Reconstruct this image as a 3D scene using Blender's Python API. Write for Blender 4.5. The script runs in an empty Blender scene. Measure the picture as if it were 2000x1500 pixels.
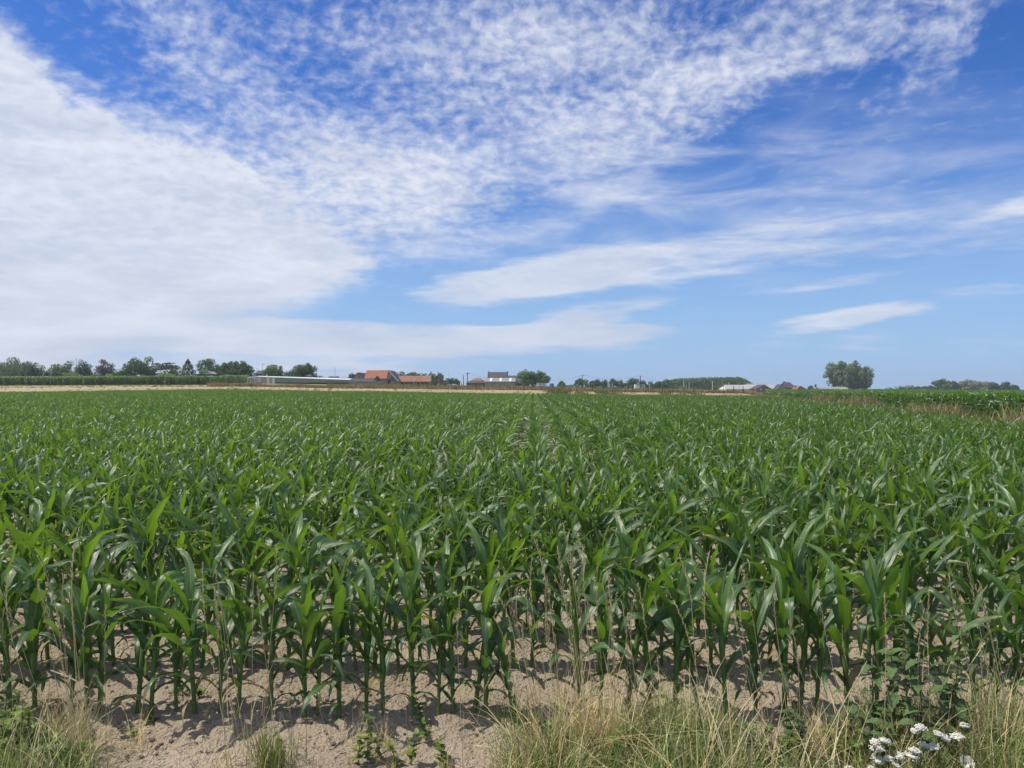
import bpy, bmesh, math, random
import numpy as np
from mathutils import Vector, Matrix, Euler

SC = bpy.context.scene
COL = SC.collection
R = math.radians
rnd = random.Random(11)

# ------------------------------------------------------------------ camera
CAM_H = 1.97
F = 1500.0            # focal length in pixels of the 2000 px wide photograph
HOR = 752.0
cam = bpy.data.objects.new('camera', bpy.data.cameras.new('camera'))
COL.objects.link(cam)
cam.data.sensor_width = 36.0
cam.data.lens = 27.0
cam.location = (0, 0, CAM_H)
cam.rotation_euler = (R(90) + math.atan((HOR - 750) / F), 0, 0)
cam.data.clip_start = 0.1
cam.data.clip_end = 20000
SC.camera = cam

# ------------------------------------------------------------------ world / sun / exposure
SUN_EL, SUN_AZ = R(60), R(-90)      # azimuth from +Y towards +X
W = bpy.data.worlds.new('World'); SC.world = W; W.use_nodes = True
SKY_STRENGTH = 0.11
def build_world():
    nt = W.node_tree; N = nt.nodes; L = nt.links; N.clear()
    def nd(t, **kw):
        n = N.new(t)
        for k, v in kw.items(): setattr(n, k, v)
        return n
    def put(sock, v):
        if isinstance(v, bpy.types.NodeSocket): L.new(v, sock)
        else: sock.default_value = v
    def m(op, a, b=None, c=None, clamp=False):
        n = nd('ShaderNodeMath', operation=op, use_clamp=clamp)
        put(n.inputs[0], a)
        if b is not None: put(n.inputs[1], b)
        if c is not None: put(n.inputs[2], c)
        return n.outputs[0]
    def smooth(v, a, b, lo=0.0, hi=1.0):
        n = nd('ShaderNodeMapRange', interpolation_type='SMOOTHSTEP')
        put(n.inputs['Value'], v)
        n.inputs['From Min'].default_value = a; n.inputs['From Max'].default_value = b
        n.inputs['To Min'].default_value = lo; n.inputs['To Max'].default_value = hi
        return n.outputs['Result']
    def noise(vec, scale, detail=3, rough=0.55, dist=0.0, w=None):
        n = nd('ShaderNodeTexNoise', noise_dimensions='3D')
        L.new(vec, n.inputs['Vector']); n.inputs['Scale'].default_value = scale
        n.inputs['Detail'].default_value = detail; n.inputs['Roughness'].default_value = rough
        n.inputs['Distortion'].default_value = dist
        return n
    def vm(op, a, b=None):
        n = nd('ShaderNodeVectorMath', operation=op)
        put(n.inputs[0], a)
        if b is not None: put(n.inputs[1], b)
        return n.outputs[0]
    def comb(x, y, z=0.0):
        n = nd('ShaderNodeCombineXYZ'); put(n.inputs[0], x); put(n.inputs[1], y); put(n.inputs[2], z)
        return n.outputs[0]
    tc = nd('ShaderNodeTexCoord')
    sep = nd('ShaderNodeSeparateXYZ'); L.new(tc.outputs['Generated'], sep.inputs[0])
    x, y, z = sep.outputs
    A = m('ARCTAN2', x, y)
    E = m('ARCSINE', z)
    P = comb(A, E)
    zz = m('ADD', m('MAXIMUM', z, 0.0), 0.035)
    Q = comb(m('DIVIDE', x, zz), m('DIVIDE', y, zz))          # cloud plane overhead
    # warps
    wn = noise(vm('MULTIPLY', P, (1.0, 1.8, 1.0)), 5.0, 4, 0.6)
    warp = vm('MULTIPLY', vm('SUBTRACT', wn.outputs['Color'], (0.5, 0.5, 0.5)), (0.22, 0.10, 0.0))
    Pw = vm('ADD', P, warp)
    wn2 = noise(vm('MULTIPLY', P, (1.2, 7.0, 1.0)), 5.0, 4, 0.6)
    warp2 = vm('MULTIPLY', vm('SUBTRACT', wn2.outputs['Color'], (0.5, 0.5, 0.5)), (0.14, 0.018, 0.0))
    Ps = vm('ADD', P, warp2)
    def blob(vec, px, py, rx, ry, rot=0.0, inner=0.3):
        a = math.atan((px - 1000) / 1500); e = math.atan((752 - py) / math.hypot(1500, px - 1000))
        c = math.cos(a)
        mp = nd('ShaderNodeMapping', vector_type='TEXTURE')
        L.new(vec, mp.inputs['Vector'])
        mp.inputs['Location'].default_value = (a, e, 0)
        mp.inputs['Rotation'].default_value = (0, 0, R(-rot))       # + = falling to the right
        mp.inputs['Scale'].default_value = (rx / 1500 * c * c, ry / 1500 * c, 1)
        ln = nd('ShaderNodeVectorMath', operation='LENGTH'); L.new(mp.outputs[0], ln.inputs[0])
        return smooth(ln.outputs['Value'], inner, 1.0, 1.0, 0.0)
    def total(vec, items):
        s = 0.0
        for (px, py, rx, ry, rot, amp, inner) in items:
            s = m('MULTIPLY_ADD', blob(vec, px, py, rx, ry, rot, inner), amp, s)
        return s
    # opaque bank on the left, mackerel sheet in the middle, wisps upper right
    cells = total(Pw, CLOUD_CELLS)
    # sheet carried on overhead and behind the camera, unseen, added for fill light
    for cA, cE, rA, rE in ((-2.6, 0.75, 1.7, 0.8), (2.6, 0.75, 1.7, 0.8), (0.0, 1.25, 3.2, 0.42)):
        mp = nd('ShaderNodeMapping', vector_type='TEXTURE'); L.new(P, mp.inputs['Vector'])
        mp.inputs['Location'].default_value = (cA, cE, 0); mp.inputs['Scale'].default_value = (rA, rE, 1)
        ln = nd('ShaderNodeVectorMath', operation='LENGTH'); L.new(mp.outputs[0], ln.inputs[0])
        cells = m('MULTIPLY_ADD', smooth(ln.outputs['Value'], 0.5, 1.0, 1.0, 0.0), 0.85, cells)
    streaks = total(Ps, CLOUD_STREAKS)
    veil = total(Pw, CLOUD_VEIL)
    Lr = m('LOGARITHM', m('DIVIDE', m('SQRT', m('ADD', m('MULTIPLY', x, x), m('MULTIPLY', y, y))), zz), math.e)
    Qc = vm('ADD', comb(m('MULTIPLY', A, 2.7), m('MULTIPLY', Lr, 1.5)), vm('MULTIPLY', wn.outputs['Color'], (0.12, 0.12, 0.0)))
    cn = noise(Qc, 19.0, 5, 0.54, 0.15)
    cn2 = noise(Q, 1.9, 3, 0.5, 0.0)
    tex = m('ADD', m('MULTIPLY', m('SUBTRACT', cn.outputs['Fac'], 0.5), 1.55),
            m('MULTIPLY', m('SUBTRACT', cn2.outputs['Fac'], 0.5), 0.9))
    near_h = smooth(z, 0.05, 0.22)
    tex = m('MULTIPLY', tex, near_h)
    d1 = smooth(m('ADD', cells, tex), 0.08, 1.5)
    sn = noise(vm('MULTIPLY', P, (2.2, 13.0, 1.0)), 5.0, 5, 0.6, 0.3)
    d2 = smooth(m('ADD', streaks, m('MULTIPLY', m('SUBTRACT', sn.outputs['Fac'], 0.5), 2.2)), 0.1, 1.5)
    vn = noise(vm('MULTIPLY', P, (1.5, 6.0, 1.0)), 4.0, 4, 0.55, 0.6)
    d3 = m('MULTIPLY', m('MULTIPLY', veil, smooth(vn.outputs['Fac'], 0.3, 0.75)), 1.0, clamp=True)
    inv = m('MULTIPLY', m('MULTIPLY', m('SUBTRACT', 1.0, m('MULTIPLY', d1, 0.93)), m('SUBTRACT', 1.0, m('MULTIPLY', d2, 0.86))), m('SUBTRACT', 1.0, d3))
    dens = m('SUBTRACT', 1.0, inv)
    # cloud tone: brighter and greyer strands
    tn = noise(vm('MULTIPLY', P, (1.4, 6.0, 1.0)), 4.0, 5, 0.55, 0.4)
    tone = m('ADD', m('MULTIPLY', smooth(tn.outputs['Fac'], 0.28, 0.72), 0.7), m('MULTIPLY', smooth(cn.outputs['Fac'], 0.35, 0.65), m('MULTIPLY', near_h, 0.3)))
    cc = nd('ShaderNodeMix', data_type='RGBA'); L.new(tone, cc.inputs['Factor'])
    k = 1.0 / SKY_STRENGTH
    cc.inputs[6].default_value = (0.42 * k, 0.47 * k, 0.58 * k, 1)
    cc.inputs[7].default_value = (0.63 * k, 0.65 * k, 0.71 * k, 1)
    sky = nd('ShaderNodeTexSky', sky_type='NISHITA')
    sky.sun_disc = False; sky.sun_elevation = SUN_EL; sky.sun_rotation = SUN_AZ
    sky.altitude = 0; sky.air_density = 1.0; sky.dust_density = 0.4; sky.ozone_density = 3.0
    hs = nd('ShaderNodeHueSaturation'); L.new(sky.outputs[0], hs.inputs['Color'])
    hs.inputs['Saturation'].default_value = SKY_SAT; hs.inputs['Value'].default_value = SKY_VAL
    tint = nd('ShaderNodeMix', data_type='RGBA', blend_type='MULTIPLY'); tint.inputs['Factor'].default_value = 1.0
    L.new(hs.outputs[0], tint.inputs[6]); tint.inputs[7].default_value = SKY_TINT
    # pale air near the horizon
    hz = nd('ShaderNodeMix', data_type='RGBA')
    L.new(m('POWER', smooth(z, -0.05, 0.40, 1.0, 0.0), 1.5), hz.inputs['Factor'])
    L.new(tint.outputs[2], hz.inputs[6]); hz.inputs[7].default_value = (0.265 * k, 0.42 * k, 0.64 * k, 1)
    mx = nd('ShaderNodeMix', data_type='RGBA'); L.new(dens, mx.inputs['Factor'])
    L.new(hz.outputs[2], mx.inputs[6]); L.new(cc.outputs[2], mx.inputs[7])
    bg = nd('ShaderNodeBackground'); L.new(mx.outputs[2], bg.inputs['Color']); bg.inputs['Strength'].default_value = SKY_STRENGTH
    out = nd('ShaderNodeOutputWorld'); L.new(bg.outputs[0], out.inputs['Surface'])
SKY_SAT, SKY_VAL, SKY_TINT = 1.22, 1.0, (0.42, 0.57, 0.88, 1)
#               px    py    rx   ry  rot  amp inner   (direction given as photo pixels, turned into azimuth / elevation)
CLOUD_CELLS = [(-330, 330, 980, 470, 26, 1.7, 0.66),
               (260, 400, 640, 240, 20, 1.2, 0.35),
               (380, 500, 420, 120, 3, 1.3, 0.4),
               (-1500, 200, 1400, 700, 0, 1.2, 0.5),
               (600, 330, 560, 220, 16, 0.62, 0.2),
               (780, 370, 360, 150, 5, 0.50, 0.2),
               (430, 110, 380, 110, 32, 0.36, 0.2),
               (1060, 200, 540, 210, -8, 0.66, 0.2),
               (1000, 60, 460, 110, 5, 0.22, 0.3),
               (1380, 190, 480, 90, -12, 0.40, 0.2),
               (700, 110, 300, 110, 8, 0.26, 0.2),
               (1560, 60, 380, 110, -12, 0.40, 0.3),
               (1830, 40, 280, 100, -50, 0.56, 0.3),
               (1000, -900, 3500, 800, 0, 0.55, 0.5)]
CLOUD_STREAKS = [(100, 590, 620, 110, -3, 1.4, 0.5),
                 (560, 655, 850, 46, 1, 1.3, 0.5),
                 (1060, 540, 340, 56, -9, 1.5, 0.4),
                 (1380, 500, 540, 66, -9, 0.85, 0.3),
                 (1850, 465, 480, 50, -5, 0.52, 0.3),
                 (1180, 607, 200, 28, -8, 1.0, 0.3),
                 (1130, 648, 280, 30, 0, 1.3, 0.4),
                 (1660, 618, 200, 30, -8, 1.3, 0.4),
                 (1640, 548, 220, 16, -6, 0.6, 0.3),
                 (2000, 400, 150, 30, -12, 0.7, 0.3),
                 (1960, 568, 160, 24, 0, 0.6, 0.3),
                 (900, 480, 260, 30, -4, 0.55, 0.3),
                 (1700, 670, 700, 30, 0, 0.35, 0.3),
                 (300, 710, 1000, 80, 0, 1.0, 0.4),
                 (-900, 600, 900, 160, 0, 0.9, 0.3)]
CLOUD_VEIL = [(1500, 380, 800, 230, 5, 0.45, 0.2), (850, 440, 420, 120, 0, 0.45, 0.2), (1150, 330, 500, 140, 0, 0.5, 0.2)]
build_world()
sl = bpy.data.lights.new('sun', 'SUN'); sun = bpy.data.objects.new('sun', sl); COL.objects.link(sun)
sl.energy = 3.3; sl.angle = R(0.53); sl.color = (1.0, 0.94, 0.82)
sv = Vector((math.sin(SUN_AZ) * math.cos(SUN_EL), math.cos(SUN_AZ) * math.cos(SUN_EL), math.sin(SUN_EL)))
sun.rotation_euler = sv.to_track_quat('Z', 'Y').to_euler()
sun.location = (-40, 20, 60)
SC.view_settings.view_transform = 'Standard'
SC.view_settings.look = 'None'
SC.view_settings.gamma = 1.0
SC.view_settings.use_curve_mapping = False
SC.view_settings.exposure = 0.43
SC.cycles.max_bounces = 6
SC.cycles.transparent_max_bounces = 6
SC.cycles.transmission_bounces = 4

# ------------------------------------------------------------------ materials
MATS = {}
def mat(name, color, rough=0.8, var=0.0, scale=8.0, transl=0.0, tcol=None, spec=0.3, bump=0.0, bscale=30.0, color2=None, randvar=0.0, metallic=0.0, stretch=(1, 1, 1)):
    if name in MATS: return MATS[name]
    M = bpy.data.materials.new(name); M.use_nodes = True
    nt = M.node_tree; N = nt.nodes; L = nt.links
    b = N['Principled BSDF']; out = N['Material Output']
    b.inputs['Roughness'].default_value = rough
    b.inputs['Specular IOR Level'].default_value = spec
    b.inputs['Metallic'].default_value = metallic
    c1 = tuple(color) + (1,)
    c2 = tuple(color2) + (1,) if color2 else tuple(v * (1 - var) for v in color) + (1,)
    tc = N.new('ShaderNodeTexCoord')
    mp = N.new('ShaderNodeMapping'); mp.inputs['Scale'].default_value = stretch
    L.new(tc.outputs['Object'], mp.inputs[0])
    nz = N.new('ShaderNodeTexNoise'); nz.inputs['Scale'].default_value = scale; nz.inputs['Detail'].default_value = 5; nz.inputs['Roughness'].default_value = 0.6
    L.new(mp.outputs[0], nz.inputs['Vector'])
    rp = N.new('ShaderNodeValToRGB'); rp.color_ramp.elements[0].position = 0.32; rp.color_ramp.elements[1].position = 0.68
    rp.color_ramp.elements[0].color = c2; rp.color_ramp.elements[1].color = c1
    L.new(nz.outputs['Fac'], rp.inputs[0])
    colo = rp.outputs[0]
    if randvar:
        oi = N.new('ShaderNodeObjectInfo')
        mr = N.new('ShaderNodeMapRange'); L.new(oi.outputs['Random'], mr.inputs['Value'])
        mr.inputs['To Min'].default_value = 1 - randvar; mr.inputs['To Max'].default_value = 1 + randvar
        hs = N.new('ShaderNodeHueSaturation'); L.new(colo, hs.inputs['Color']); L.new(mr.outputs[0], hs.inputs['Value'])
        colo = hs.outputs[0]
    L.new(colo, b.inputs['Base Color'])
    if bump:
        nb = N.new('ShaderNodeTexNoise'); nb.inputs['Scale'].default_value = bscale; nb.inputs['Detail'].default_value = 6
        L.new(mp.outputs[0], nb.inputs['Vector'])
        bp = N.new('ShaderNodeBump'); bp.inputs['Strength'].default_value = bump; bp.inputs['Distance'].default_value = 0.05
        L.new(nb.outputs['Fac'], bp.inputs['Height']); L.new(bp.outputs[0], b.inputs['Normal'])
    if transl:
        t = N.new('ShaderNodeBsdfTranslucent')
        if tcol: t.inputs['Color'].default_value = tuple(tcol) + (1,)
        else: L.new(colo, t.inputs['Color'])
        mx = N.new('ShaderNodeMixShader'); mx.inputs[0].default_value = transl
        L.new(b.outputs[0], mx.inputs[1]); L.new(t.outputs[0], mx.inputs[2]); L.new(mx.outputs[0], out.inputs['Surface'])
    MATS[name] = M
    return M

def maize_mat(name, base, tcol, rough=0.36):
    M = bpy.data.materials.new(name); M.use_nodes = True
    nt = M.node_tree; N = nt.nodes; L = nt.links
    b = N['Principled BSDF']; out = N['Material Output']
    uv = N.new('ShaderNodeUVMap'); uv.uv_map = 'UVMap'
    sp = N.new('ShaderNodeSeparateXYZ'); L.new(uv.outputs[0], sp.inputs[0])
    def m(op, a, b_=None, c=None):
        n = N.new('ShaderNodeMath'); n.operation = op
        for i, v in enumerate((a, b_, c)):
            if v is None: continue
            if isinstance(v, bpy.types.NodeSocket): L.new(v, n.inputs[i])
            else: n.inputs[i].default_value = v
        return n.outputs[0]
    off = m('ABSOLUTE', m('SUBTRACT', sp.outputs[0], 0.5))
    rib = N.new('ShaderNodeMapRange'); rib.interpolation_type = 'SMOOTHSTEP'
    L.new(off, rib.inputs['Value']); rib.inputs['From Min'].default_value = 0.025; rib.inputs['From Max'].default_value = 0.075
    rib.inputs['To Min'].default_value = 0.75; rib.inputs['To Max'].default_value = 0.0
    vein = m('SINE', m('MULTIPLY', sp.outputs[0], 120.0))
    oi = N.new('ShaderNodeObjectInfo')
    tc = N.new('ShaderNodeTexCoord')
    nz = N.new('ShaderNodeTexNoise'); nz.inputs['Scale'].default_value = 7.0; nz.inputs['Detail'].default_value = 4
    L.new(tc.outputs['Object'], nz.inputs['Vector'])
    val = m('ADD', m('MULTIPLY_ADD', oi.outputs['Random'], 0.35, 0.62), m('ADD', m('MULTIPLY', vein, 0.06), m('MULTIPLY', nz.outputs['Fac'], 0.4)))
    hs = N.new('ShaderNodeHueSaturation'); hs.inputs['Color'].default_value = tuple(base) + (1,)
    L.new(val, hs.inputs['Value'])
    mx = N.new('ShaderNodeMix'); mx.data_type = 'RGBA'; L.new(rib.outputs[0], mx.inputs['Factor'])
    L.new(hs.outputs[0], mx.inputs[6]); mx.inputs[7].default_value = (0.26, 0.34, 0.15, 1)
    # dried tips, more on some leaves than on others
    tp = N.new('ShaderNodeMapRange'); tp.interpolation_type = 'SMOOTHSTEP'; L.new(m('ADD', sp.outputs[1], m('MULTIPLY', nz.outputs['Fac'], 0.12)), tp.inputs['Value'])
    tp.inputs['From Min'].default_value = 0.90; tp.inputs['From Max'].default_value = 1.02
    fr_ = m('FRACT', m('MULTIPLY', oi.outputs['Random'], 7.3))
    m2 = N.new('ShaderNodeMix'); m2.data_type = 'RGBA'; L.new(m('MULTIPLY', tp.outputs[0], fr_), m2.inputs['Factor'])
    L.new(mx.outputs[2], m2.inputs[6]); m2.inputs[7].default_value = (0.40, 0.33, 0.11, 1)
    L.new(m2.outputs[2], b.inputs['Base Color'])
    b.inputs['Roughness'].default_value = rough
    b.inputs['Specular IOR Level'].default_value = 0.95
    bp = N.new('ShaderNodeBump'); bp.inputs['Strength'].default_value = 0.25; bp.inputs['Distance'].default_value = 0.002
    L.new(vein, bp.inputs['Height']); L.new(bp.outputs[0], b.inputs['Normal'])
    t = N.new('ShaderNodeBsdfTranslucent')
    hs2 = N.new('ShaderNodeHueSaturation'); hs2.inputs['Color'].default_value = tuple(tcol) + (1,); L.new(val, hs2.inputs['Value'])
    L.new(hs2.outputs[0], t.inputs['Color'])
    ms = N.new('ShaderNodeMixShader'); ms.inputs[0].default_value = 0.42
    L.new(b.outputs[0], ms.inputs[1]); L.new(t.outputs[0], ms.inputs[2]); L.new(ms.outputs[0], out.inputs['Surface'])
    MATS[name] = M
    return M

# ------------------------------------------------------------------ helpers
def tag(o, label=None, cat=None, group=None, kind=None):
    if label: o['label'] = label
    if cat: o['category'] = cat
    if group: o['group'] = group
    if kind: o['kind'] = kind
    return o
def empty(name, loc, rz=0.0):
    o = bpy.data.objects.new(name, None); o.empty_display_size = 0.2
    o.location = loc; o.rotation_euler = (0, 0, rz); COL.objects.link(o); return o
class MB:
    def __init__(s): s.v = []; s.f = []; s.uv = None
    def add(s, vs, fs):
        o = len(s.v); s.v.extend([tuple(p) for p in vs]); s.f.extend([tuple(i + o for i in f) for f in fs]); return s
    def box(s, x0, x1, y0, y1, z0, z1):
        return s.add([(x0, y0, z0), (x1, y0, z0), (x1, y1, z0), (x0, y1, z0), (x0, y0, z1), (x1, y0, z1), (x1, y1, z1), (x0, y1, z1)],
                     [(0, 3, 2, 1), (4, 5, 6, 7), (0, 1, 5, 4), (1, 2, 6, 5), (2, 3, 7, 6), (3, 0, 4, 7)])
    def slab(s, pts, t):                       # polygon given a thickness along its normal
        p = [Vector(q) for q in pts]; n = (p[1] - p[0]).cross(p[2] - p[0]).normalized() * t
        k = len(p); vs = p + [q - n for q in p]
        fs = [tuple(range(k)), tuple(reversed(range(k, 2 * k)))] + [(i, i + k, (i + 1) % k + k, (i + 1) % k) for i in range(k)]
        return s.add(vs, fs)
    def tube(s, pts, radii, n=6, cap=True):
        pts = [Vector(p) for p in pts]
        if not hasattr(radii, '__len__'): radii = [radii] * len(pts)
        vs = []; fs = []
        for i, p in enumerate(pts):
            d = (pts[min(i + 1, len(pts) - 1)] - pts[max(i - 1, 0)]).normalized()
            a = d.orthogonal().normalized() if abs(d.z) < 0.9 else Vector((1, 0, 0)).cross(d).normalized()
            b = d.cross(a)
            for k in range(n):
                t = 2 * math.pi * k / n
                vs.append(p + (a * math.cos(t) + b * math.sin(t)) * radii[i])
        for i in range(len(pts) - 1):
            for k in range(n):
                fs.append((i * n + k, i * n + (k + 1) % n, (i + 1) * n + (k + 1) % n, (i + 1) * n + k))
        if cap: fs.append(tuple(reversed(range(n)))); fs.append(tuple(range((len(pts) - 1) * n, len(pts) * n)))
        return s.add(vs, fs)
    def ball(s, c, r, n=6, m=4):
        rx, ry, rz = r if hasattr(r, '__len__') else (r, r, r)
        vs = [(c[0], c[1], c[2] - rz)]
        for j in range(1, m):
            ph = math.pi * j / m - math.pi / 2
            for k in range(n):
                t = 2 * math.pi * k / n
                vs.append((c[0] + rx * math.cos(ph) * math.cos(t), c[1] + ry * math.cos(ph) * math.sin(t), c[2] + rz * math.sin(ph)))
        vs.append((c[0], c[1], c[2] + rz)); T = len(vs) - 1
        fs = [(0, 1 + (k + 1) % n, 1 + k) for k in range(n)]
        for j in range(m - 2):
            for k in range(n):
                fs.append((1 + j * n + k, 1 + j * n + (k + 1) % n, 1 + (j + 1) * n + (k + 1) % n, 1 + (j + 1) * n + k))
        fs += [(T, 1 + (m - 2) * n + k, 1 + (m - 2) * n + (k + 1) % n) for k in range(n)]
        return s.add(vs, fs)
    def mesh(s, name, m, smooth=False):
        me = bpy.data.meshes.new(name); me.from_pydata(s.v, [], s.f)
        if m: me.materials.append(m)
        if smooth: me.polygons.foreach_set('use_smooth', [True] * len(me.polygons))
        me.update(); return me
    def build(s, name, m, parent=None, smooth=False):
        o = bpy.data.objects.new(name, s.mesh(name, m, smooth)); COL.objects.link(o)
        if parent is not None: o.parent = parent
        return o
def obj(name, me, parent=None, link=True):
    o = bpy.data.objects.new(name, me)
    if link: COL.objects.link(o)
    if parent is not None: o.parent = parent
    return o
def np_mesh(name, verts, faces, m, smooth=False):
    """verts (N,3) float, faces (M,k) int with constant k"""
    me = bpy.data.meshes.new(name)
    verts = np.asarray(verts, dtype=np.float32); faces = np.asarray(faces, dtype=np.int32)
    k = faces.shape[1]
    me.vertices.add(len(verts)); me.vertices.foreach_set('co', verts.ravel())
    me.loops.add(faces.size); me.loops.foreach_set('vertex_index', faces.ravel())
    me.polygons.add(len(faces)); me.polygons.foreach_set('loop_start', np.arange(0, faces.size, k, dtype=np.int32))
    if smooth: me.polygons.foreach_set('use_smooth', np.ones(len(faces), dtype=bool))
    me.update(calc_edges=True)
    if m: me.materials.append(m)
    return me

# numpy value noise
def vnoise(x, y, seed=0):
    xi = np.floor(x).astype(np.int64); yi = np.floor(y).astype(np.int64)
    fx = x - xi; fy = y - yi; fx = fx * fx * (3 - 2 * fx); fy = fy * fy * (3 - 2 * fy)
    def h(a, b):
        n = (a * 374761393 + b * 668265263 + seed * 974634777) & 0xffffffff
        n = ((n ^ (n >> 13)) * 1274126177) & 0xffffffff
        return ((n ^ (n >> 16)) & 0xffff) / 65535.0
    return (h(xi, yi) * (1 - fx) + h(xi + 1, yi) * fx) * (1 - fy) + (h(xi, yi + 1) * (1 - fx) + h(xi + 1, yi + 1) * fx) * fy
def fbm(x, y, oct=4, seed=0):
    s = 0; a = 0.5
    for i in range(oct): s = s + a * vnoise(x * 2 ** i, y * 2 ** i, seed + i); a *= 0.5
    return s

# ------------------------------------------------------------------ terrain height
T_PX = np.array([-600, 0, 420, 450, 700, 1000, 1250, 1450, 1505, 1700, 2000, 2600], float)
T_D = np.array([0, 35, 80, 130, 134, 150, 160, 200, 215, 300, 450, 700, 1500, 9000], float)
def _z(pys, d): return [CAM_H + (HOR - p) * d / F for p in pys]
z130 = [-0.1, -0.1, 0.33, 0.33, 0.0, -0.37, -0.6, -0.75, -0.78, -0.78, -0.75, -0.75]
T_Z = np.array([
    [0] * 12, [0] * 12, [0.4 * v for v in z130], z130,
    [v + 0.2 for v in z130],
    _z([757.5, 757.5, 755.5, 755, 759, 762, 766.5, 768.5, 776, 776, 778, 778], 150),
    _z([757, 757, 755, 754.5, 758, 761, 766, 768, 776, 776, 778, 778], 160),
    _z([754, 754, 752.5, 750, 752, 756, 761.5, 766, 775, 775, 776, 776], 200),
    _z([753, 753, 752, 749.5, 751.5, 755.8, 761, 766, 774.5, 774.5, 775.5, 775.5], 215),
    _z([748, 748, 748, 747, 750, 755, 760, 765, 771, 771, 772, 772], 300),
    _z([743, 743, 744.5, 745, 749, 754, 758.5, 763.5, 768, 768, 769, 769], 450),
    _z([742, 742, 744, 744, 748, 754, 758, 762, 766, 766, 767, 767], 700),
    _z([746, 746, 748, 748, 750, 755, 759, 762, 765, 765, 765, 765], 1500),
    _z([748, 748, 749, 749, 751, 755, 758, 761, 764, 764, 764, 764], 9000)], float)
def gz(x, y):
    x = np.asarray(x, float); y = np.asarray(y, float)
    yy = np.maximum(y, 0.5)
    px = np.clip(1000 + F * x / yy, T_PX[0], T_PX[-1]); d = np.clip(yy, 0, T_D[-1])
    i = np.clip(np.searchsorted(T_PX, px) - 1, 0, len(T_PX) - 2); j = np.clip(np.searchsorted(T_D, d) - 1, 0, len(T_D) - 2)
    a = (px - T_PX[i]) / (T_PX[i + 1] - T_PX[i]); b = (d - T_D[j]) / (T_D[j + 1] - T_D[j])
    a = a * a * (3 - 2 * a)
    return (T_Z[j, i] * (1 - a) + T_Z[j, i + 1] * a) * (1 - b) + (T_Z[j + 1, i] * (1 - a) + T_Z[j + 1, i + 1] * a) * b
def edge_x(y): return 10.0 + 0.24 * y        # right-hand edge of the near maize field
def wx(px, d): return (px - 1000) * d / F
def wz(py, d): return CAM_H + (HOR - py) * d / F
# ------------------------------------------------------------------ ground
m_soil = mat('dry_sandy_soil', (0.47, 0.39, 0.295), 0.95, scale=0.9, color2=(0.32, 0.255, 0.185), bump=0.9, bscale=55.0, spec=0.15)
m_soilfar = mat('field_soil', (0.48, 0.41, 0.31), 0.95, scale=0.8, color2=(0.32, 0.25, 0.19), bump=0.5, bscale=9.0, spec=0.15)
m_track = mat('pale_dry_track', (0.41, 0.325, 0.20), 0.95, scale=0.35, color2=(0.30, 0.27, 0.14), bump=0.4, bscale=3.0, spec=0.1, stretch=(0.15, 1, 1))
m_grassland = mat('pasture_grass', (0.17, 0.20, 0.065), 0.9, scale=0.06, color2=(0.24, 0.22, 0.09), bump=0.6, bscale=2.0, spec=0.1)
m_verge = mat('verge_earth', (0.15, 0.125, 0.07), 0.95, scale=6.0, color2=(0.11, 0.12, 0.045), bump=0.7, bscale=25.0, spec=0.1)

def fan(name, ys, tans, keep, m):
    Y, T = np.meshgrid(np.array(ys, float), np.array(tans, float), indexing='ij')
    X = np.clip(T * Y, -3000, 3000); Z = gz(X, Y)
    n, k = Y.shape
    V = np.stack([X, Y, Z], -1).reshape(-1, 3)
    idx = np.arange(n * k).reshape(n, k)
    q = np.stack([idx[:-1, :-1], idx[:-1, 1:], idx[1:, 1:], idx[1:, :-1]], -1).reshape(-1, 4)
    c = V[q].mean(1)
    wide = np.abs(V[q][:, :, 0].max(1) - V[q][:, :, 0].min(1)) > .05; same = (np.abs(V[q[:, 0], 0] - V[q[:, 1], 0]) > .01) & (np.abs(V[q[:, 2], 0] - V[q[:, 3], 0]) > .01)
    q = q[keep(c[:, 0], c[:, 1]) & wide & same]
    used, inv = np.unique(q, return_inverse=True)
    o = obj(name, np_mesh(name, V[used], inv.reshape(q.shape), m, True))
    return tag(o, kind='structure')
ys = list(np.arange(14, 36, 2.0)) + list(np.arange(36, 130, 4.0)) + list(np.arange(130, 160, 2.0)) + list(np.arange(160, 300, 6.0)) + list(np.arange(300, 700, 20.0)) + list(np.geomspace(700, 2600, 10))
td = list(np.arange(-0.9, 0.901, 0.02)); tans = [-28, -8, -4, -2.5, -1.8, -1.3, -1.05] + td + [1.05, 1.3, 1.8, 2.5, 4, 8, 28]
def z_soil(x, y): return (y < 130) & (x < edge_x(y) + 0.5)
def z_track(x, y):
    px = 1000 + F * x / y
    return (((y > 130) & (y < 150)) | ((y > 130) & (y < 212) & (px < 425))) & (px < 1480)
fan('field_soil', ys, tans, z_soil, m_soilfar)
fan('dirt_track', ys, tans, z_track, m_track)
fan('ground', ys, tans, lambda x, y: ~z_soil(x, y) & ~z_track(x, y), m_grassland)

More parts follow.
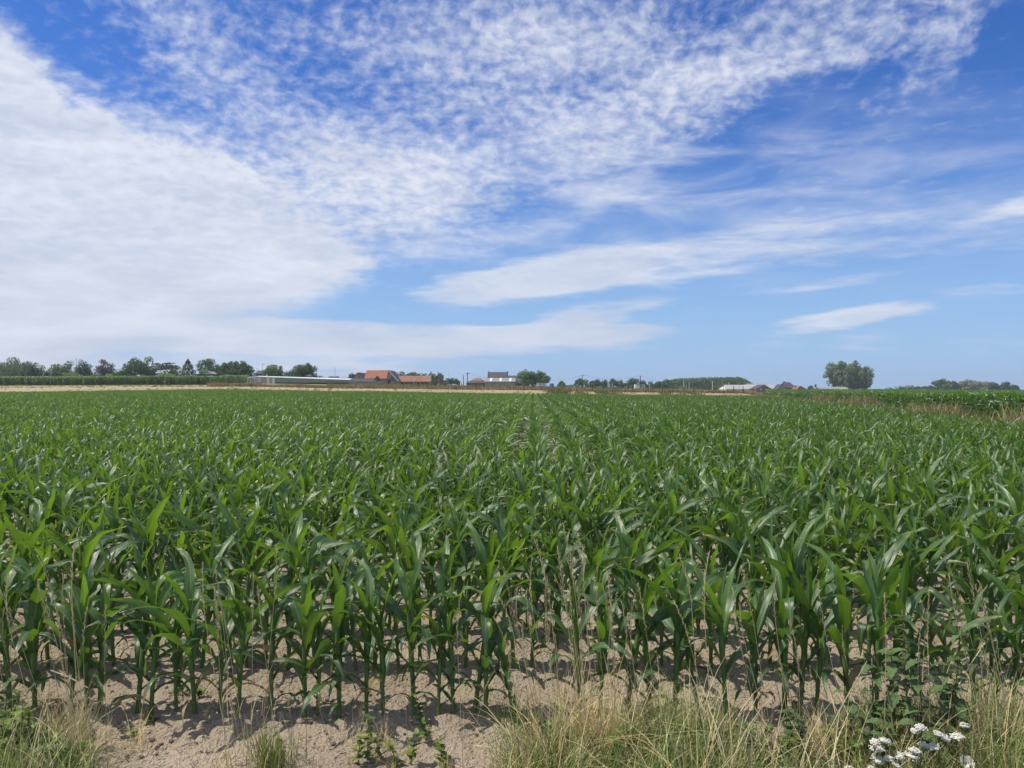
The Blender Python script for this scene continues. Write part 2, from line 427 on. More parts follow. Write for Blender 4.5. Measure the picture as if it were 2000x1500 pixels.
# near ground: fine clods where the camera sees them, coarse elsewhere
def sheet(name, xs, ys, m, disp=0.0, keep=None, smooth=True):
    Y, X = np.meshgrid(np.array(ys, float), np.array(xs, float), indexing='ij')
    Z = gz(X, Y)
    if disp:
        lump = fbm(X * 3.1, Y * 3.1, 3, 3)
        clod = np.abs(fbm(X * 13 + 4 * lump, Y * 13, 3, 7) - 0.44)
        fine = fbm(X * 34, Y * 34, 3, 21)
        crack = np.clip(0.10 - clod, 0, 1) / 0.10
        d = 0.026 * (lump - 0.45) + 0.06 * np.clip(clod, 0, 0.22) + 0.05 * np.maximum(fine - 0.42, 0) * (0.5 + 1.2 * lump) - 0.012 * crack * (vnoise(X * 4, Y * 4, 9) > 0.45)
        # shallow ridges on which the rows stand
        row = (Y - 4.55) / 0.75
        d += 0.018 * np.cos(2 * np.pi * row) * (Y > 4.1)
        ex = np.clip(np.minimum.reduce([Y - ys[0], ys[-1] - Y, X - xs[0], xs[-1] - X]) / 0.3, 0, 1)
        Z = Z + d * disp * ex
    n, k = Y.shape
    V = np.stack([X, Y, Z], -1).reshape(-1, 3); idx = np.arange(n * k).reshape(n, k)
    q = np.stack([idx[:-1, :-1], idx[:-1, 1:], idx[1:, 1:], idx[1:, :-1]], -1).reshape(-1, 4)
    if keep is not None:
        c = V[q].mean(1); q = q[keep(c[:, 0], c[:, 1])]
    return tag(obj(name, np_mesh(name, V, q, m, smooth)), kind='structure')
sheet('tilled_soil', np.arange(-4.8, 4.801, 0.014), np.arange(3.3, 6.801, 0.014), m_soil, 1.0)
sheet('tilled_soil_behind', np.arange(-9.6, 9.601, 0.04), np.arange(6.8, 14.01, 0.04), m_soil, 1.0)
coarse_x = [-392, -200, -100, -50, -30, -20, -14, -9.6, -4.8, 0, 4.8, 9.6, 14, 20, 30, 50, 100, 200, 392]
sheet('soil_edge', coarse_x, [3.3, 6.8, 14], m_soilfar, keep=lambda x, y: ~(((np.abs(x) < 4.8) & (y < 6.8)) | ((np.abs(x) < 9.6) & (y > 6.8))))
sheet('roadside_verge', coarse_x, [-400, -200, -60, -20, -8, -3, 0, 1.5, 3.3], m_verge)

# ------------------------------------------------------------------ maize
m_ml = [maize_mat('maize_leaf', (0.068, 0.146, 0.037), (0.14, 0.27, 0.014)),
        maize_mat('maize_leaf_young', (0.078, 0.168, 0.035), (0.20, 0.36, 0.018)),
        maize_mat('maize_leaf_old', (0.060, 0.125, 0.038), (0.11, 0.21, 0.014))]
m_ml.append(mat('withered_leaf', (0.42, 0.33, 0.15), 0.8, 0.4, 12.0, transl=.2))
m_stem = mat('maize_stem', (0.15, 0.26, 0.07), 0.5, 0.35, 12.0, spec=0.4, transl=0.15, stretch=(1, 1, 0.2))
def leaf_geo(r, L, w, th0, drop, fold=None, roll0=0.0, roll1=0.0, cup=0.6, side=0.0, nseg=12, across=4, wave=1.0):
    """arching blade starting at the origin, running out along +X"""
    V = []; UV = []; x = y = z = 0.0
    ph1, ph2 = r.uniform(0, 6.28), r.uniform(0, 6.28); f1 = r.uniform(2.2, 4.2)
    yaw = 0.0
    for i in range(nseg + 1):
        t = i / nseg
        th = th0 - drop * t ** 1.5
        if fold is not None and t > fold: th -= 1.1 * min(1, (t - fold) / 0.12)
        th = max(th, R(-88))
        yaw = side * t * t
        T = Vector((math.cos(th) * math.cos(yaw), math.cos(th) * math.sin(yaw), math.sin(th)))
        if i:
            x += T.x * L / nseg; y += T.y * L / nseg; z += T.z * L / nseg
        S = Vector((-math.sin(yaw), math.cos(yaw), 0)); Nn = T.cross(S)
        rl = roll0 + roll1 * t
        S2 = S * math.cos(rl) + Nn * math.sin(rl); N2 = T.cross(S2)
        ww = w * 0.5 * (0.62 + 0.38 * math.sin(min(1, t / 0.38) * math.pi / 2)) * (1 - max(0, (t - 0.42) / 0.58) ** 1.7) + 0.0008
        cu = cup * (1 - t) ** 1.4 + 0.10
        for k in range(across + 1):
            s = -1 + 2 * k / across
            off = S2 * (s * ww * math.cos(cu * abs(s))) + N2 * (-1) * (abs(s) * ww * math.sin(cu)) * (-1)
            ph = ph1 if s < 0 else ph2
            off += N2 * (abs(s) ** 1.5 * wave * 0.16 * w * math.sin(2 * math.pi * f1 * t + ph) * (0.25 + 0.75 * min(1, t * 2.5)) * (1 - t * 0.5))
            V.append(Vector((x, y, z)) + off); UV.append((k / across, t))
    Fc = []
    a = across + 1
    for i in range(nseg):
        for k in range(across):
            Fc.append((i * a + k, i * a + k + 1, (i + 1) * a + k + 1, (i + 1) * a + k))
    return V, Fc, UV
def uv_mesh(name, V, Fc, UV, m, mi=None, mats=None):
    me = bpy.data.meshes.new(name); me.from_pydata([tuple(v) for v in V], [], Fc)
    for q in (mats or [m]): me.materials.append(q)
    ul = me.uv_layers.new(name='UVMap')
    li = np.zeros(len(me.loops), dtype=np.int32); me.loops.foreach_get('vertex_index', li)
    ul.data.foreach_set('uv', np.array(UV, dtype=np.float32)[li].ravel())
    me.polygons.foreach_set('use_smooth', [True] * len(me.polygons))
    if mi is not None: me.polygons.foreach_set('material_index', mi)
    me.update(); return me
HK = 1.03
def plant_spec(seed, tall=1.0):
    """list of (height, azimuth, leaf kwargs, material index) for one plant"""
    r = random.Random(seed); out = []
    plane = r.gauss(0, .5)
    P = [(.05, .28, .030, 60, 145, 0), (.11, .38, .042, 60, 140, 2), (.17, .48, .054, 62, 132, 2), (.24, .57, .064, 65, 120, 2),
         (.31, .63, .073, 68, 106, 0), (.38, .66, .080, 72, 94, 0), (.45, .65, .082, 75, 78, 0), (.51, .59, .076, 79, 54, 1), (.56, .49, .058, 83, 32, 1), (.60, .36, .036, 86, 14, 1)]
    for i, (h, L, w, t0, dr, mi) in enumerate(P):
        if i < 2 and r.random() < 0.3: continue
        if i < 2 and r.random() < 0.45: mi = 3
        az = plane + (math.pi if i % 2 else 0) + r.gauss(0, 0.35)
        kw = dict(L=L * r.uniform(.74, 1.06), w=w * r.uniform(.76, 1.06), th0=R(t0 + r.gauss(0, 6)), drop=R(dr * r.uniform(.7, 1.2)),
                  fold=r.uniform(.45, .7) if (2 < i < 8 and r.random() < 0.28) else None,
                  roll0=r.gauss(0, .12), roll1=r.gauss(0, .75), cup=(0.55 if i < 7 else 0.95), side=r.gauss(0, 0.5), wave=r.uniform(.6, 1.4))
        out.append((h * HK * r.uniform(.95, 1.05), az, kw, mi))
    return r, out
def stem_geo(r, n=7):
    mb = MB(); bx_, by_ = r.uniform(-.02, .02), r.uniform(-.02, .02)
    zs = [-0.04, 0.0, .07, .15, .23, .31, .38, .45, .52, .60, .66]
    rr = [.0145, .0145, .0135, .0135, .014, .0155, .017, .017, .015, .011, .005]
    mb.tube([(bx_ * z, by_ * z, z * HK) for z in zs], rr, n)
    for z in (.07, .15, .23): mb.tube([(bx_ * z, by_ * z, z * HK - .006), (bx_ * z, by_ * z, z * HK + .002)], [.0155, .0155], n)
    return mb
def plant_parts(seed):
    r, sp = plant_spec(seed)
    stem = stem_geo(r).mesh('stem', m_stem, True)
    leaves = []
    for h, az, kw, mi in sp:
        V, Fc, UV = leaf_geo(r, nseg=14, across=4, **kw)
        leaves.append((h, az, uv_mesh('leaf', V, Fc, UV, m_ml[mi])))
    return stem, leaves
def plant_joined(name, seed, nseg, across, mats=m_ml, tall=1.0, stalk=True, skip=0):
    r, sp = plant_spec(seed)
    V = []; Fc = []; UV = []; MI = []
    for h, az, kw, mi in sp[skip:]:
        v, f, u = leaf_geo(r, nseg=nseg, across=across, **kw)
        Rz = Matrix.Rotation(az, 3, 'Z'); o = len(V)
        V += [Rz @ p * (1.0) + Vector((0, 0, h)) for p in v]; UV += u; Fc += [tuple(i + o for i in q) for q in f]; MI += [mi] * len(f)
    if stalk:
        mb = stem_geo(random.Random(seed), 4 if nseg < 8 else 6); o = len(V)
        V += [Vector(p) for p in mb.v]; UV += [(0.2, 0.2)] * len(mb.v); Fc += [tuple(i + o for i in q) for q in mb.f]; MI += [4] * len(mb.f)
    return V, Fc, UV, MI
proto_col = {}
def protos(key, meshes):
    c = bpy.data.collections.new(key)
    for i, me in enumerate(meshes):
        c.objects.link(bpy.data.objects.new('%s_%02d' % (key, i), me))
    proto_col[key] = (c, len(meshes)); return c
def scatter(name, pts, rotz, scl, key, m=None, tilt=0.0, seed=0, squash=None, **tags):
    """one object that instances the prototypes of a kind on its points"""
    c, n = proto_col[key]
    g = np.random.default_rng(seed + 5)
    N_ = len(pts)
    me = bpy.data.meshes.new(name); me.vertices.add(N_); me.vertices.foreach_set('co', np.asarray(pts, np.float32).ravel())
    rot = np.zeros((N_, 3), np.float32); rot[:, 2] = rotz
    if tilt: rot[:, 0] = g.normal(0, tilt, N_); rot[:, 1] = g.normal(0, tilt, N_)
    a = me.attributes.new('rot', 'FLOAT_VECTOR', 'POINT'); a.data.foreach_set('vector', rot.ravel())
    sc = np.repeat(np.asarray(scl, np.float32)[:, None], 3, 1)
    if squash is not None: sc[:, 2] *= squash
    a = me.attributes.new('scl', 'FLOAT_VECTOR', 'POINT'); a.data.foreach_set('vector', sc.ravel())
    a = me.attributes.new('pick', 'INT', 'POINT'); a.data.foreach_set('value', g.integers(0, n, N_).astype(np.int32))
    o = obj(name, me)
    ng = bpy.data.node_groups.new(name + '_nodes', 'GeometryNodeTree')
    ng.interface.new_socket('Geometry', in_out='INPUT', socket_type='NodeSocketGeometry')
    ng.interface.new_socket('Geometry', in_out='OUTPUT', socket_type='NodeSocketGeometry')
    gi = ng.nodes.new('NodeGroupInput'); go = ng.nodes.new('NodeGroupOutput')
    ip = ng.nodes.new('GeometryNodeInstanceOnPoints'); ci = ng.nodes.new('GeometryNodeCollectionInfo')
    ci.inputs['Collection'].default_value = c; ci.inputs['Separate Children'].default_value = True; ci.inputs['Reset Children'].default_value = True
    def na(nm, t):
        q = ng.nodes.new('GeometryNodeInputNamedAttribute'); q.data_type = t; q.inputs['Name'].default_value = nm
        return q.outputs['Attribute']
    l = ng.links
    l.new(gi.outputs[0], ip.inputs['Points']); l.new(ci.outputs[0], ip.inputs['Instance'])
    ip.inputs['Pick Instance'].default_value = True
    l.new(na('pick', 'INT'), ip.inputs['Instance Index']); l.new(na('rot', 'FLOAT_VECTOR'), ip.inputs['Rotation']); l.new(na('scl', 'FLOAT_VECTOR'), ip.inputs['Scale'])
    l.new(ip.outputs[0], go.inputs[0])
    md = o.modifiers.new('scatter', 'NODES'); md.node_group = ng
    return tag(o, kind='stuff', **tags)

MM = m_ml + [m_stem]
def uvj(name, spec, mats=MM): V, Fc, UV, MI = spec; return uv_mesh(name, V, Fc, UV, None, MI, mats)
protos('maize_near', [uvj('maize_near', plant_joined('p', 300 + i, 11, 4)) for i in range(16)])
protos('maize_mid', [uvj('maize_mid', plant_joined('p', 400 + i, 6, 2, skip=2)) for i in range(10)])
def clump(seed, n=4, step=0.15, nseg=4, sc=1.0):
    V = []; Fc = []; UV = []; MI = []; r = random.Random(seed)
    for k in range(n):
        v, f, u, mi = plant_joined('p', seed * 10 + k, nseg, 2, skip=4, stalk=False)
        s = r.uniform(.9, 1.1) * sc; o = len(V); oy = (k - (n - 1) / 2) * step
        V += [Vector((p.x * s, p.y * s + oy, p.z * s)) for p in v]; UV += u; Fc += [tuple(i + o for i in q) for q in f]; MI += mi
    return V, Fc, UV, MI
protos('maize_far', [uvj('maize_far', clump(50 + i)) for i in range(8)])

g = np.random.default_rng(4)
ROW1 = [28, 58, 145, 172, 200, 262, 292, 345, 388, 433, 470, 527, 592, 622, 663, 717, 755, 808, 852, 890, 922, 952, 1006, 1137, 1160, 1225, 1276, 1318, 1374, 1420, 1473, 1527, 1563, 1602, 1655, 1700, 1748, 1795, 1850, 1905, 1945, 1985]
ROWS_ACROSS = 12
cross = []
for k in range(ROWS_ACROSS):
    y = 4.55 + 0.75 * k
    if k == 0:
        xs = [wx(p, y) for p in ROW1]
        xs += list(np.arange(-7, wx(28, y) - .12, .15)) + list(np.arange(wx(1985, y) + .15, 7, .15))
    else:
        w = 0.70 * y + 3.5
        xs = list(np.arange(-w, w, 0.152) + g.uniform(0, .1))
    for x in xs:
        if k and g.random() < 0.07: continue
        cross.append((k, x + g.normal(0, .015), y + g.normal(0, .022)))
ind = [c for c in cross if abs(c[1]) < 0.672 * c[2] + 0.02]
ind.sort(key=lambda c: (c[0], abs(c[1]) if c[0] == 5 else c[1]))
ind = ind[:300]; indset = set(ind)
ORD = 'first second third fourth fifth sixth seventh eighth ninth tenth eleventh twelfth thirteenth fourteenth fifteenth sixteenth seventeenth eighteenth nineteenth twentieth'.split()
TENS = ['', '', 'twenty', 'thirty', 'forty', 'fifty', 'sixty', 'seventy']
def ordinal(n):
    if n <= 20: return ORD[n - 1]
    if n % 10 == 0: return TENS[n // 10][:-1] + 'ieth'
    return TENS[n // 10] + '-' + ORD[n % 10 - 1]
VAR = [plant_parts(900 + i) for i in range(24)]
ROWN = ['front', 'second', 'third', 'fourth', 'fifth', 'sixth']
cnt = {}; tot = {}
for k, x, y in ind: tot[k] = tot.get(k, 0) + 1
for k, x, y in sorted(ind):
    cnt[k] = cnt.get(k, 0) + 1; n = cnt[k]
    stem, leaves = VAR[rnd.randrange(len(VAR))]
    s = min(1.16, max(.72, rnd.gauss(1.0, .085))) * (.96 if k == 0 else .95)
    if k == 0 and rnd.random() < .12: s *= .82
    root = empty('maize_plant', (x, y, float(gz(x, y)) + .01), rnd.choice((0, math.pi)) + rnd.gauss(0, .35)); root.scale = (s, s, s)
    root.rotation_euler = (rnd.gauss(0, .065), rnd.gauss(0, .065), root.rotation_euler.z)
    if k < 4:
        if n <= tot[k] / 2: lb = '%s green maize plant from the left in the %s row' % (ordinal(n), ROWN[k])
        else: lb = '%s green maize plant from the right in the %s row' % (ordinal(tot[k] - n + 1), ROWN[k])
    else: lb = 'leafy green maize plant standing in the %s row back from the field edge' % ROWN[k]
    tag(root, lb, 'maize plant', 'maize plants in the %s row' % ROWN[k])
    obj('stem', stem, root)
    for h, az, me in leaves:
        lf = obj('leaf', me, root); lf.location = (0, 0, h); lf.rotation_euler = (0, 0, az)
rest = [c for c in cross if c not in indset]
near = [(x, y) for k, x, y in rest]
mid = []; far = []
SL = 0.027
for i in range(-220, 200):
    x0 = i * 0.75 + .1
    yy = np.arange(13.6, 60, .152) + g.uniform(0, .1)
    xx = x0 + SL * yy + g.normal(0, .02, len(yy))
    ok = (np.abs(xx) < .70 * yy + 3.5) & (xx < edge_x(yy)) & (g.random(len(yy)) > .03)
    for a, b in zip(xx[ok], yy[ok]): (near if b < 24 else mid).append((a, b))
    yy = np.arange(60.3, 130, .6) + g.uniform(0, .3)
    xx = x0 + SL * yy + g.normal(0, .02, len(yy))
    ok = (np.abs(xx) < .70 * yy + 3.5) & (xx < edge_x(yy))
    far += list(zip(xx[ok], yy[ok]))
def place(lst, dz=0.0):
    a = np.array(lst); return np.stack([a[:, 0], a[:, 1], gz(a[:, 0], a[:, 1]) + dz], 1)
def hvar(p): return 0.85 + 0.24 * fbm(p[:, 0] * .35, p[:, 1] * .35, 3, 5)
for nm, lst, key in (('maize_crop', near, 'maize_near'), ('maize_crop_middle', mid, 'maize_mid'), ('maize_crop_far', far, 'maize_far')):
    p = place(lst); n = len(p)
    rz = g.uniform(0, 6.28, n) if key != 'maize_far' else g.choice([0, math.pi], n) + g.normal(0, .05, n)
    scatter(nm, p, rz, hvar(p) * g.uniform(.92, 1.08, n), key, tilt=.05, seed=n)
print('maize', len(near), len(mid), len(far))

# tall maize: field on the right and the one beyond the track on the left
m_tall = [maize_mat('tall_maize_leaf', (0.056, 0.132, 0.044), (0.12, 0.24, 0.014)), maize_mat('tall_maize_leaf_young', (0.064, 0.15, 0.042), (0.16, 0.31, 0.018)), maize_mat('tall_maize_leaf_old', (0.05, 0.115, 0.042), (0.10, 0.2, 0.014)), m_stem]
def tall_plant(seed, nseg=5):
    r = random.Random(seed); V = []; Fc = []; UV = []; MI = []
    pl = r.uniform(0, 3.14)
    for i in range(11):
        h = .15 + i * .135; L = (.45 + .45 * math.sin(math.pi * (i + 1) / 12)) * r.uniform(.85, 1.15); az = pl + (i % 2) * math.pi + r.gauss(0, .3)
        v, f, u = leaf_geo(r, L, .085, R(62 + i * 1.5), R(120 - i * 5), fold=r.uniform(.5, .7) if r.random() < .3 else None, roll1=r.gauss(0, .7), side=r.gauss(0, .4), nseg=nseg, across=2)
        Rz = Matrix.Rotation(az, 3, 'Z'); o = len(V)
        V += [Rz @ p + Vector((0, 0, h)) for p in v]; UV += u; Fc += [tuple(a + o for a in q) for q in f]; MI += [1 if i > 8 else (2 if i < 3 else 0)] * len(f)
    mb = MB(); mb.tube([(0, 0, -.05), (0, 0, .9), (0, 0, 1.6)], [.014, .012, .004], 4); o = len(V)
    V += [Vector(p) for p in mb.v]; UV += [(.2, .2)] * len(mb.v); Fc += [tuple(a + o for a in q) for q in mb.f]; MI += [3] * len(mb.f)
    return V, Fc, UV, MI
def tall_clump(seed, n=4, step=.16):
    V = []; Fc = []; UV = []; MI = []
    for k in range(n):
        v, f, u, mi = tall_plant(seed * 7 + k, 4); o = len(V)
        V += [p + Vector((0, (k - 1.5) * step, 0)) for p in v]; UV += u; Fc += [tuple(a + o for a in q) for q in f]; MI += mi
    return V, Fc, UV, MI
protos('tall_maize_near', [uvj('tall_maize', tall_plant(i, 6), m_tall) for i in range(8)])
protos('tall_maize_clump', [uvj('tall_maize_clump', tall_clump(i), m_tall) for i in range(6)])
P1 = []; P2 = []
for i in range(0, 240):                       # rows run with the field edge
    for y in np.arange(18, 70, .17):
        x = edge_x(y) + 1.5 + i * .75 - (0.24 * (y - 18) - 0.06 * (y - 18)) * 0
        if x < .72 * y + 5 and i < 60 and (i < 14 or y < 45): P1.append((x + g.normal(0, .03), y + g.normal(0, .03)))
    for y in np.arange(45, 225, .75):
        x = edge_x(y) + 1.5 + i * .75
        if (y >= 70 or i >= 14) and x < .72 * y + 5 and (y < 110 or i < 8 or g.random() < .45): P2.append((x + g.normal(0, .05), y + g.normal(0, .2)))
P2 = [q for q in P2 if not (q[1] > 130 and 1000 + F * q[0] / q[1] < 1500)]
p = place(P1); scatter('tall_maize_crop', p, g.uniform(0, 6.28, len(p)), .84 + .14 * fbm(p[:, 0] * .3, p[:, 1] * .3, 3, 9), 'tall_maize_near', tilt=.04, seed=2)
p = place(P2); scatter('tall_maize_crop_far', p, g.normal(0, .3, len(p)), .84 + .14 * fbm(p[:, 0] * .3, p[:, 1] * .3, 3, 9), 'tall_maize_clump', tilt=.03, seed=3)
P3 = []
for y in list(np.arange(215, 219, .9)) + list(np.arange(219, 300, 2.2)):
    for x in np.arange(wx(-120, y), wx(500 if y > 222 else 414, y), .9 if y < 219 else 1.3):
        P3.append((x + g.normal(0, .2), y + g.normal(0, .2)))
P3 = [q for q in P3 if 1000 + F * q[0] / q[1] < (418 if q[1] < 235 else 480)]
p = place(P3); scatter('left_maize_crop', p, g.uniform(0, 6.28, len(p)), 1.30 + .25 * fbm(p[:, 0] * .2, p[:, 1] * .2, 3, 9), 'tall_maize_clump', tilt=.04, seed=4)
print('tall', len(P1), len(P2), len(P3))
# ------------------------------------------------------------------ distant trees
TM = {
 'oak': mat('foliage_dark', (0.116, 0.204, 0.062), 0.7, scale=0.35, color2=(0.068, 0.128, 0.046), transl=0.25, spec=0.2),
 'mid': mat('foliage_mid', (0.165, 0.261, 0.074), 0.7, scale=0.35, color2=(0.098, 0.170, 0.054), transl=0.3, spec=0.2),
 'light': mat('foliage_light', (0.310, 0.388, 0.106), 0.7, scale=0.4, color2=(0.194, 0.271, 0.077), transl=0.3, spec=0.2),
 'willow': mat('foliage_willow', (0.300, 0.359, 0.165), 0.7, scale=0.5, color2=(0.165, 0.222, 0.106), transl=0.3, spec=0.2),
 'poplar': mat('foliage_poplar', (0.315, 0.390, 0.189), 0.6, scale=0.3, color2=(0.136, 0.184, 0.098), transl=0.3, spec=0.3),
 'conifer': mat('foliage_conifer', (0.106, 0.155, 0.077), 0.8, scale=0.5, color2=(0.068, 0.106, 0.057), transl=0.1, spec=0.15),
 'brown': mat('foliage_brown', (0.184, 0.165, 0.106), 0.8, scale=0.4, color2=(0.106, 0.106, 0.068), transl=0.15, spec=0.15),
 'red': mat('foliage_copper', (0.165, 0.077, 0.062), 0.8, scale=0.4, color2=(0.098, 0.054, 0.049), transl=0.15, spec=0.15),
 'yellow': mat('foliage_yellow', (0.524, 0.524, 0.098), 0.8, scale=0.4, color2=(0.349, 0.388, 0.098), transl=0.2, spec=0.15),
 'grey': mat('foliage_greyish', (0.330, 0.349, 0.222), 0.8, scale=0.4, color2=(0.194, 0.222, 0.136), transl=0.2, spec=0.15),
 'blue': mat('foliage_pine', (0.088, 0.131, 0.098), 0.8, scale=0.5, color2=(0.057, 0.092, 0.074), transl=0.1, spec=0.15)}
m_bark = mat('bark', (0.115, 0.095, 0.075), 0.95, 0.4, 4.0, spec=0.1)
def leaf_cloud(rg, centers, radii, n, s, droop=0.0, fill=0.25):
    """n bent leaf clumps spread over and inside the lobes (centers Kx3, radii Kx3)"""
    K = len(centers); area = (radii.prod(1)) ** (2 / 3.); pick = rg.choice(K, n, p=area / area.sum())
    d = rg.normal(size=(n, 3)); d /= np.linalg.norm(d, axis=1)[:, None]
    rr = np.where(rg.random(n) < fill, rg.random(n) ** .5, 1 + rg.normal(0, .09, n))
    c = centers[pick] + d * radii[pick] * rr[:, None]
    if droop: c[:, 2] -= droop * rg.random(n) * (rg.random(n) < .5)
    nn = d + rg.normal(0, .55, (n, 3)); nn /= np.linalg.norm(nn, axis=1)[:, None]
    a = np.cross(nn, rg.normal(size=(n, 3))); a /= np.linalg.norm(a, axis=1)[:, None]; b = np.cross(nn, a)
    if droop: a = np.tile([0, 0, 1.0], (n, 1)) + .3 * a; b = np.cross(nn, a); b /= np.linalg.norm(b, axis=1)[:, None] + 1e-6
    sz = s * rg.uniform(.6, 1.35, n)[:, None]; el = rg.uniform(.5, 1.0, n)[:, None]
    if droop: a = a * 2.0; el = el * .6
    V = np.stack([c - a * sz * .5 - b * sz * .1, c - b * sz * el * .5, c + a * sz * .5 + b * sz * .15, c + b * sz * el * .55], 1).reshape(-1, 3)
    V += rg.normal(0, s * .12, V.shape)
    return V, np.arange(4 * n).reshape(n, 4)
TREE_N = [0]
def tree(name, label, cat, px, hw, top, d, kind='oak', shape='round', base=None, density=1.0, group=None, depth=None, dy=0.0):
    TREE_N[0] += 1; rg = np.random.default_rng(TREE_N[0] * 7 + 3)
    X = wx(px, d); zb = float(gz(X, d)) - .1
    if base is not None: zb0 = wz(base, d)
    H = wz(top, d) - zb; Wd = hw * 1.18 * d / F
    root = empty(name, (X, d, zb)); tag(root, label, cat, group)
    s = d / 768 * 1.25
    low = {'round': .03, 'conifer': .02, 'airy': .18, 'willow': .04, 'poplar': .05, 'bush': 0.0, 'umbrella': .3, 'cone': 0.0}[shape]
    z0 = H * low; hz = (H - z0) / 2; cz = z0 + hz
    if shape in ('conifer', 'cone'):
        n = int(900 * density); t = rg.random(n) ** .7; ang = rg.uniform(0, 6.283, n)
        tier = 0.72 + .28 * np.abs(np.sin(t * math.pi * 5)) if shape == 'conifer' else 1.0
        r_ = Wd * (t ** .85) * tier * rg.uniform(.55, 1.05, n); z = H * (1 - t)
        if shape == 'cone': r_ = Wd * np.minimum(1, (t * 1.6)) ** .8 * rg.uniform(.7, 1.03, n)
        c = np.stack([r_ * np.cos(ang), r_ * np.sin(ang), z], 1)
        V, Fq = leaf_cloud(rg, c, np.full((n, 3), s * .3), n * 2, s * .8)
    else:
        k = {'round': 22, 'airy': 30, 'willow': 16, 'poplar': 80, 'bush': 10, 'umbrella': 16}[shape]
        dirs = rg.normal(size=(k, 3)); dirs /= np.linalg.norm(dirs, axis=1)[:, None]
        rr = rg.random(k) ** .4 * .80
        if shape in ('round', 'bush', 'willow'): low_ = dirs[:, 2] < .15; hl = np.linalg.norm(dirs[:, :2], axis=1) + 1e-6; dirs[low_, :2] *= (.92 / hl[low_])[:, None]
        cen = dirs * rr[:, None] * np.array([Wd, Wd, hz]); cen[:, 2] += cz
        if shape in ('bush', 'round', 'willow'):
            # make the foot as wide as the belly
            cen[:, 2] = cz + (cen[:, 2] - cz) * 1.0
        lr = np.stack([rg.uniform(.26, .44, k) * Wd] * 3, 1); lr[:, 2] = rg.uniform(.25, .40, k) * hz
        if shape == 'airy': lr *= .62
        if shape == 'poplar': lr *= .50
        if shape == 'umbrella': lr[:, 2] *= .35; lr[:, :2] *= .8
        cen[:, 2] = np.minimum(cen[:, 2], H - lr[:, 2] * .95); cen[:, 2] = np.maximum(cen[:, 2], z0 + lr[:, 2] * .6)
        lim = np.maximum(np.abs(cen[:, 0]) + lr[:, 0] - Wd, 0); cen[:, 0] -= np.sign(cen[:, 0]) * lim
        if depth: cen[:, 1] *= depth
        ar = (4 * math.pi * (lr.prod(1)) ** (2 / 3.)).sum()
        n = int(min(9000, max(350, ar / (s * s) * 1.15 * density)))
        V, Fq = leaf_cloud(rg, cen, lr, n, s, droop=(.25 * H if shape == 'willow' else 0.0), fill=.3)
        V[:, 2] = np.minimum(V[:, 2], H * 1.02)
    V[:, 2] = np.maximum(V[:, 2], 0.0)
    cr = obj('crown', np_mesh('crown', V, Fq, TM[kind]), root)
    mb = MB(); tr = max(.08, H * .028)
    lean = rg.normal(0, .02) * H
    mb.tube([(0, 0, -.3), (0, 0, H * .02), (lean * .3, 0, H * .3), (lean, 0, H * (.75 if shape != 'bush' else .5))], [tr * 1.3, tr, tr * .75, tr * .2], 7)
    if shape not in ('conifer', 'cone', 'bush'):
        for q in range(6):
            a = rg.uniform(0, 6.28); h0 = H * rg.uniform(.18, .5); e = cen[rg.integers(0, k)]
            mb.tube([(lean * h0 / H, 0, h0), (e[0] * .5, e[1] * .5, (h0 + e[2]) / 2 + .02 * H), tuple(e)], [tr * .5, tr * .3, tr * .1], 5)
    mb.build('trunk', m_bark, root)
    return root
G1 = 'trees beyond the left maize field'
T = tree
T('willow_tree', 'pale weeping willow with hanging branches at the far left', 'tree', 28, 27, 698, 300, 'willow', 'willow', group=G1, density=1.3)
T('shrub_tree', 'small grey-green tree at the left picture edge beside the willow', 'tree', 2, 9, 706, 298, 'willow', 'round', group=G1)
T('oak_tree', 'dark round tree just right of the weeping willow', 'tree', 68, 17, 706, 305, 'oak', 'round', group=G1)
T('hedge_bush', 'low copper-red bush right of the dark tree by the willow', 'bush', 91, 7, 724, 300, 'red', 'bush', group=G1)
T('hedge_bush', 'small dark bush between the copper bush and the grey-green tree', 'bush', 101, 6, 727, 302, 'oak', 'bush', group=G1)
T('leafy_tree', 'grey-green tree sloping up to the right, left of the thin mast', 'tree', 124, 21, 702, 305, 'mid', 'round', group=G1)
T('leafy_tree', 'dark round-topped tree just right of the thin mast', 'tree', 164, 15, 703, 303, 'oak', 'round', group=G1)
T('hedge_bush', 'bright green bush under the tree left of the mast', 'bush', 140, 20, 724, 296, 'light', 'bush', group=G1)
T('cedar_tree', 'open brown tree with sky showing between its branches', 'tree', 203, 21, 699, 300, 'brown', 'airy', density=.9, group=G1)
T('hedge_bush', 'low mid-green hedge under the open brown tree', 'bush', 188, 17, 728, 297, 'mid', 'bush', group=G1)
T('hedge_bush', 'yellow flowering bush right of the open brown tree', 'bush', 215, 6, 730, 295, 'yellow', 'bush', group=G1)
T('leafy_tree', 'mid-green tree leaning on the left of the tallest oak', 'tree', 238, 17, 717, 300, 'mid', 'round', group=G1)
T('oak_tree', 'tallest dark oak of the left tree line, with a broad crown', 'tree', 275, 26, 693, 300, 'oak', 'round', group=G1, density=1.2)
T('cedar_tree', 'broad dome-shaped brownish-green tree right of the tallest oak', 'tree', 321, 25, 703, 305, 'conifer', 'umbrella', group=G1, density=1.3)
T('hedge_bush', 'light green bush beneath the dome-shaped tree', 'bush', 322, 20, 726, 296, 'light', 'bush', group=G1)
T('leafy_tree', 'small dark tree between the dome-shaped tree and the fir', 'tree', 338, 12, 716, 300, 'oak', 'round', group=G1)
T('fir_tree', 'pointed dark fir tree in the left tree line', 'tree', 367, 22, 701, 298, 'conifer', 'conifer', group=G1, density=1.6)
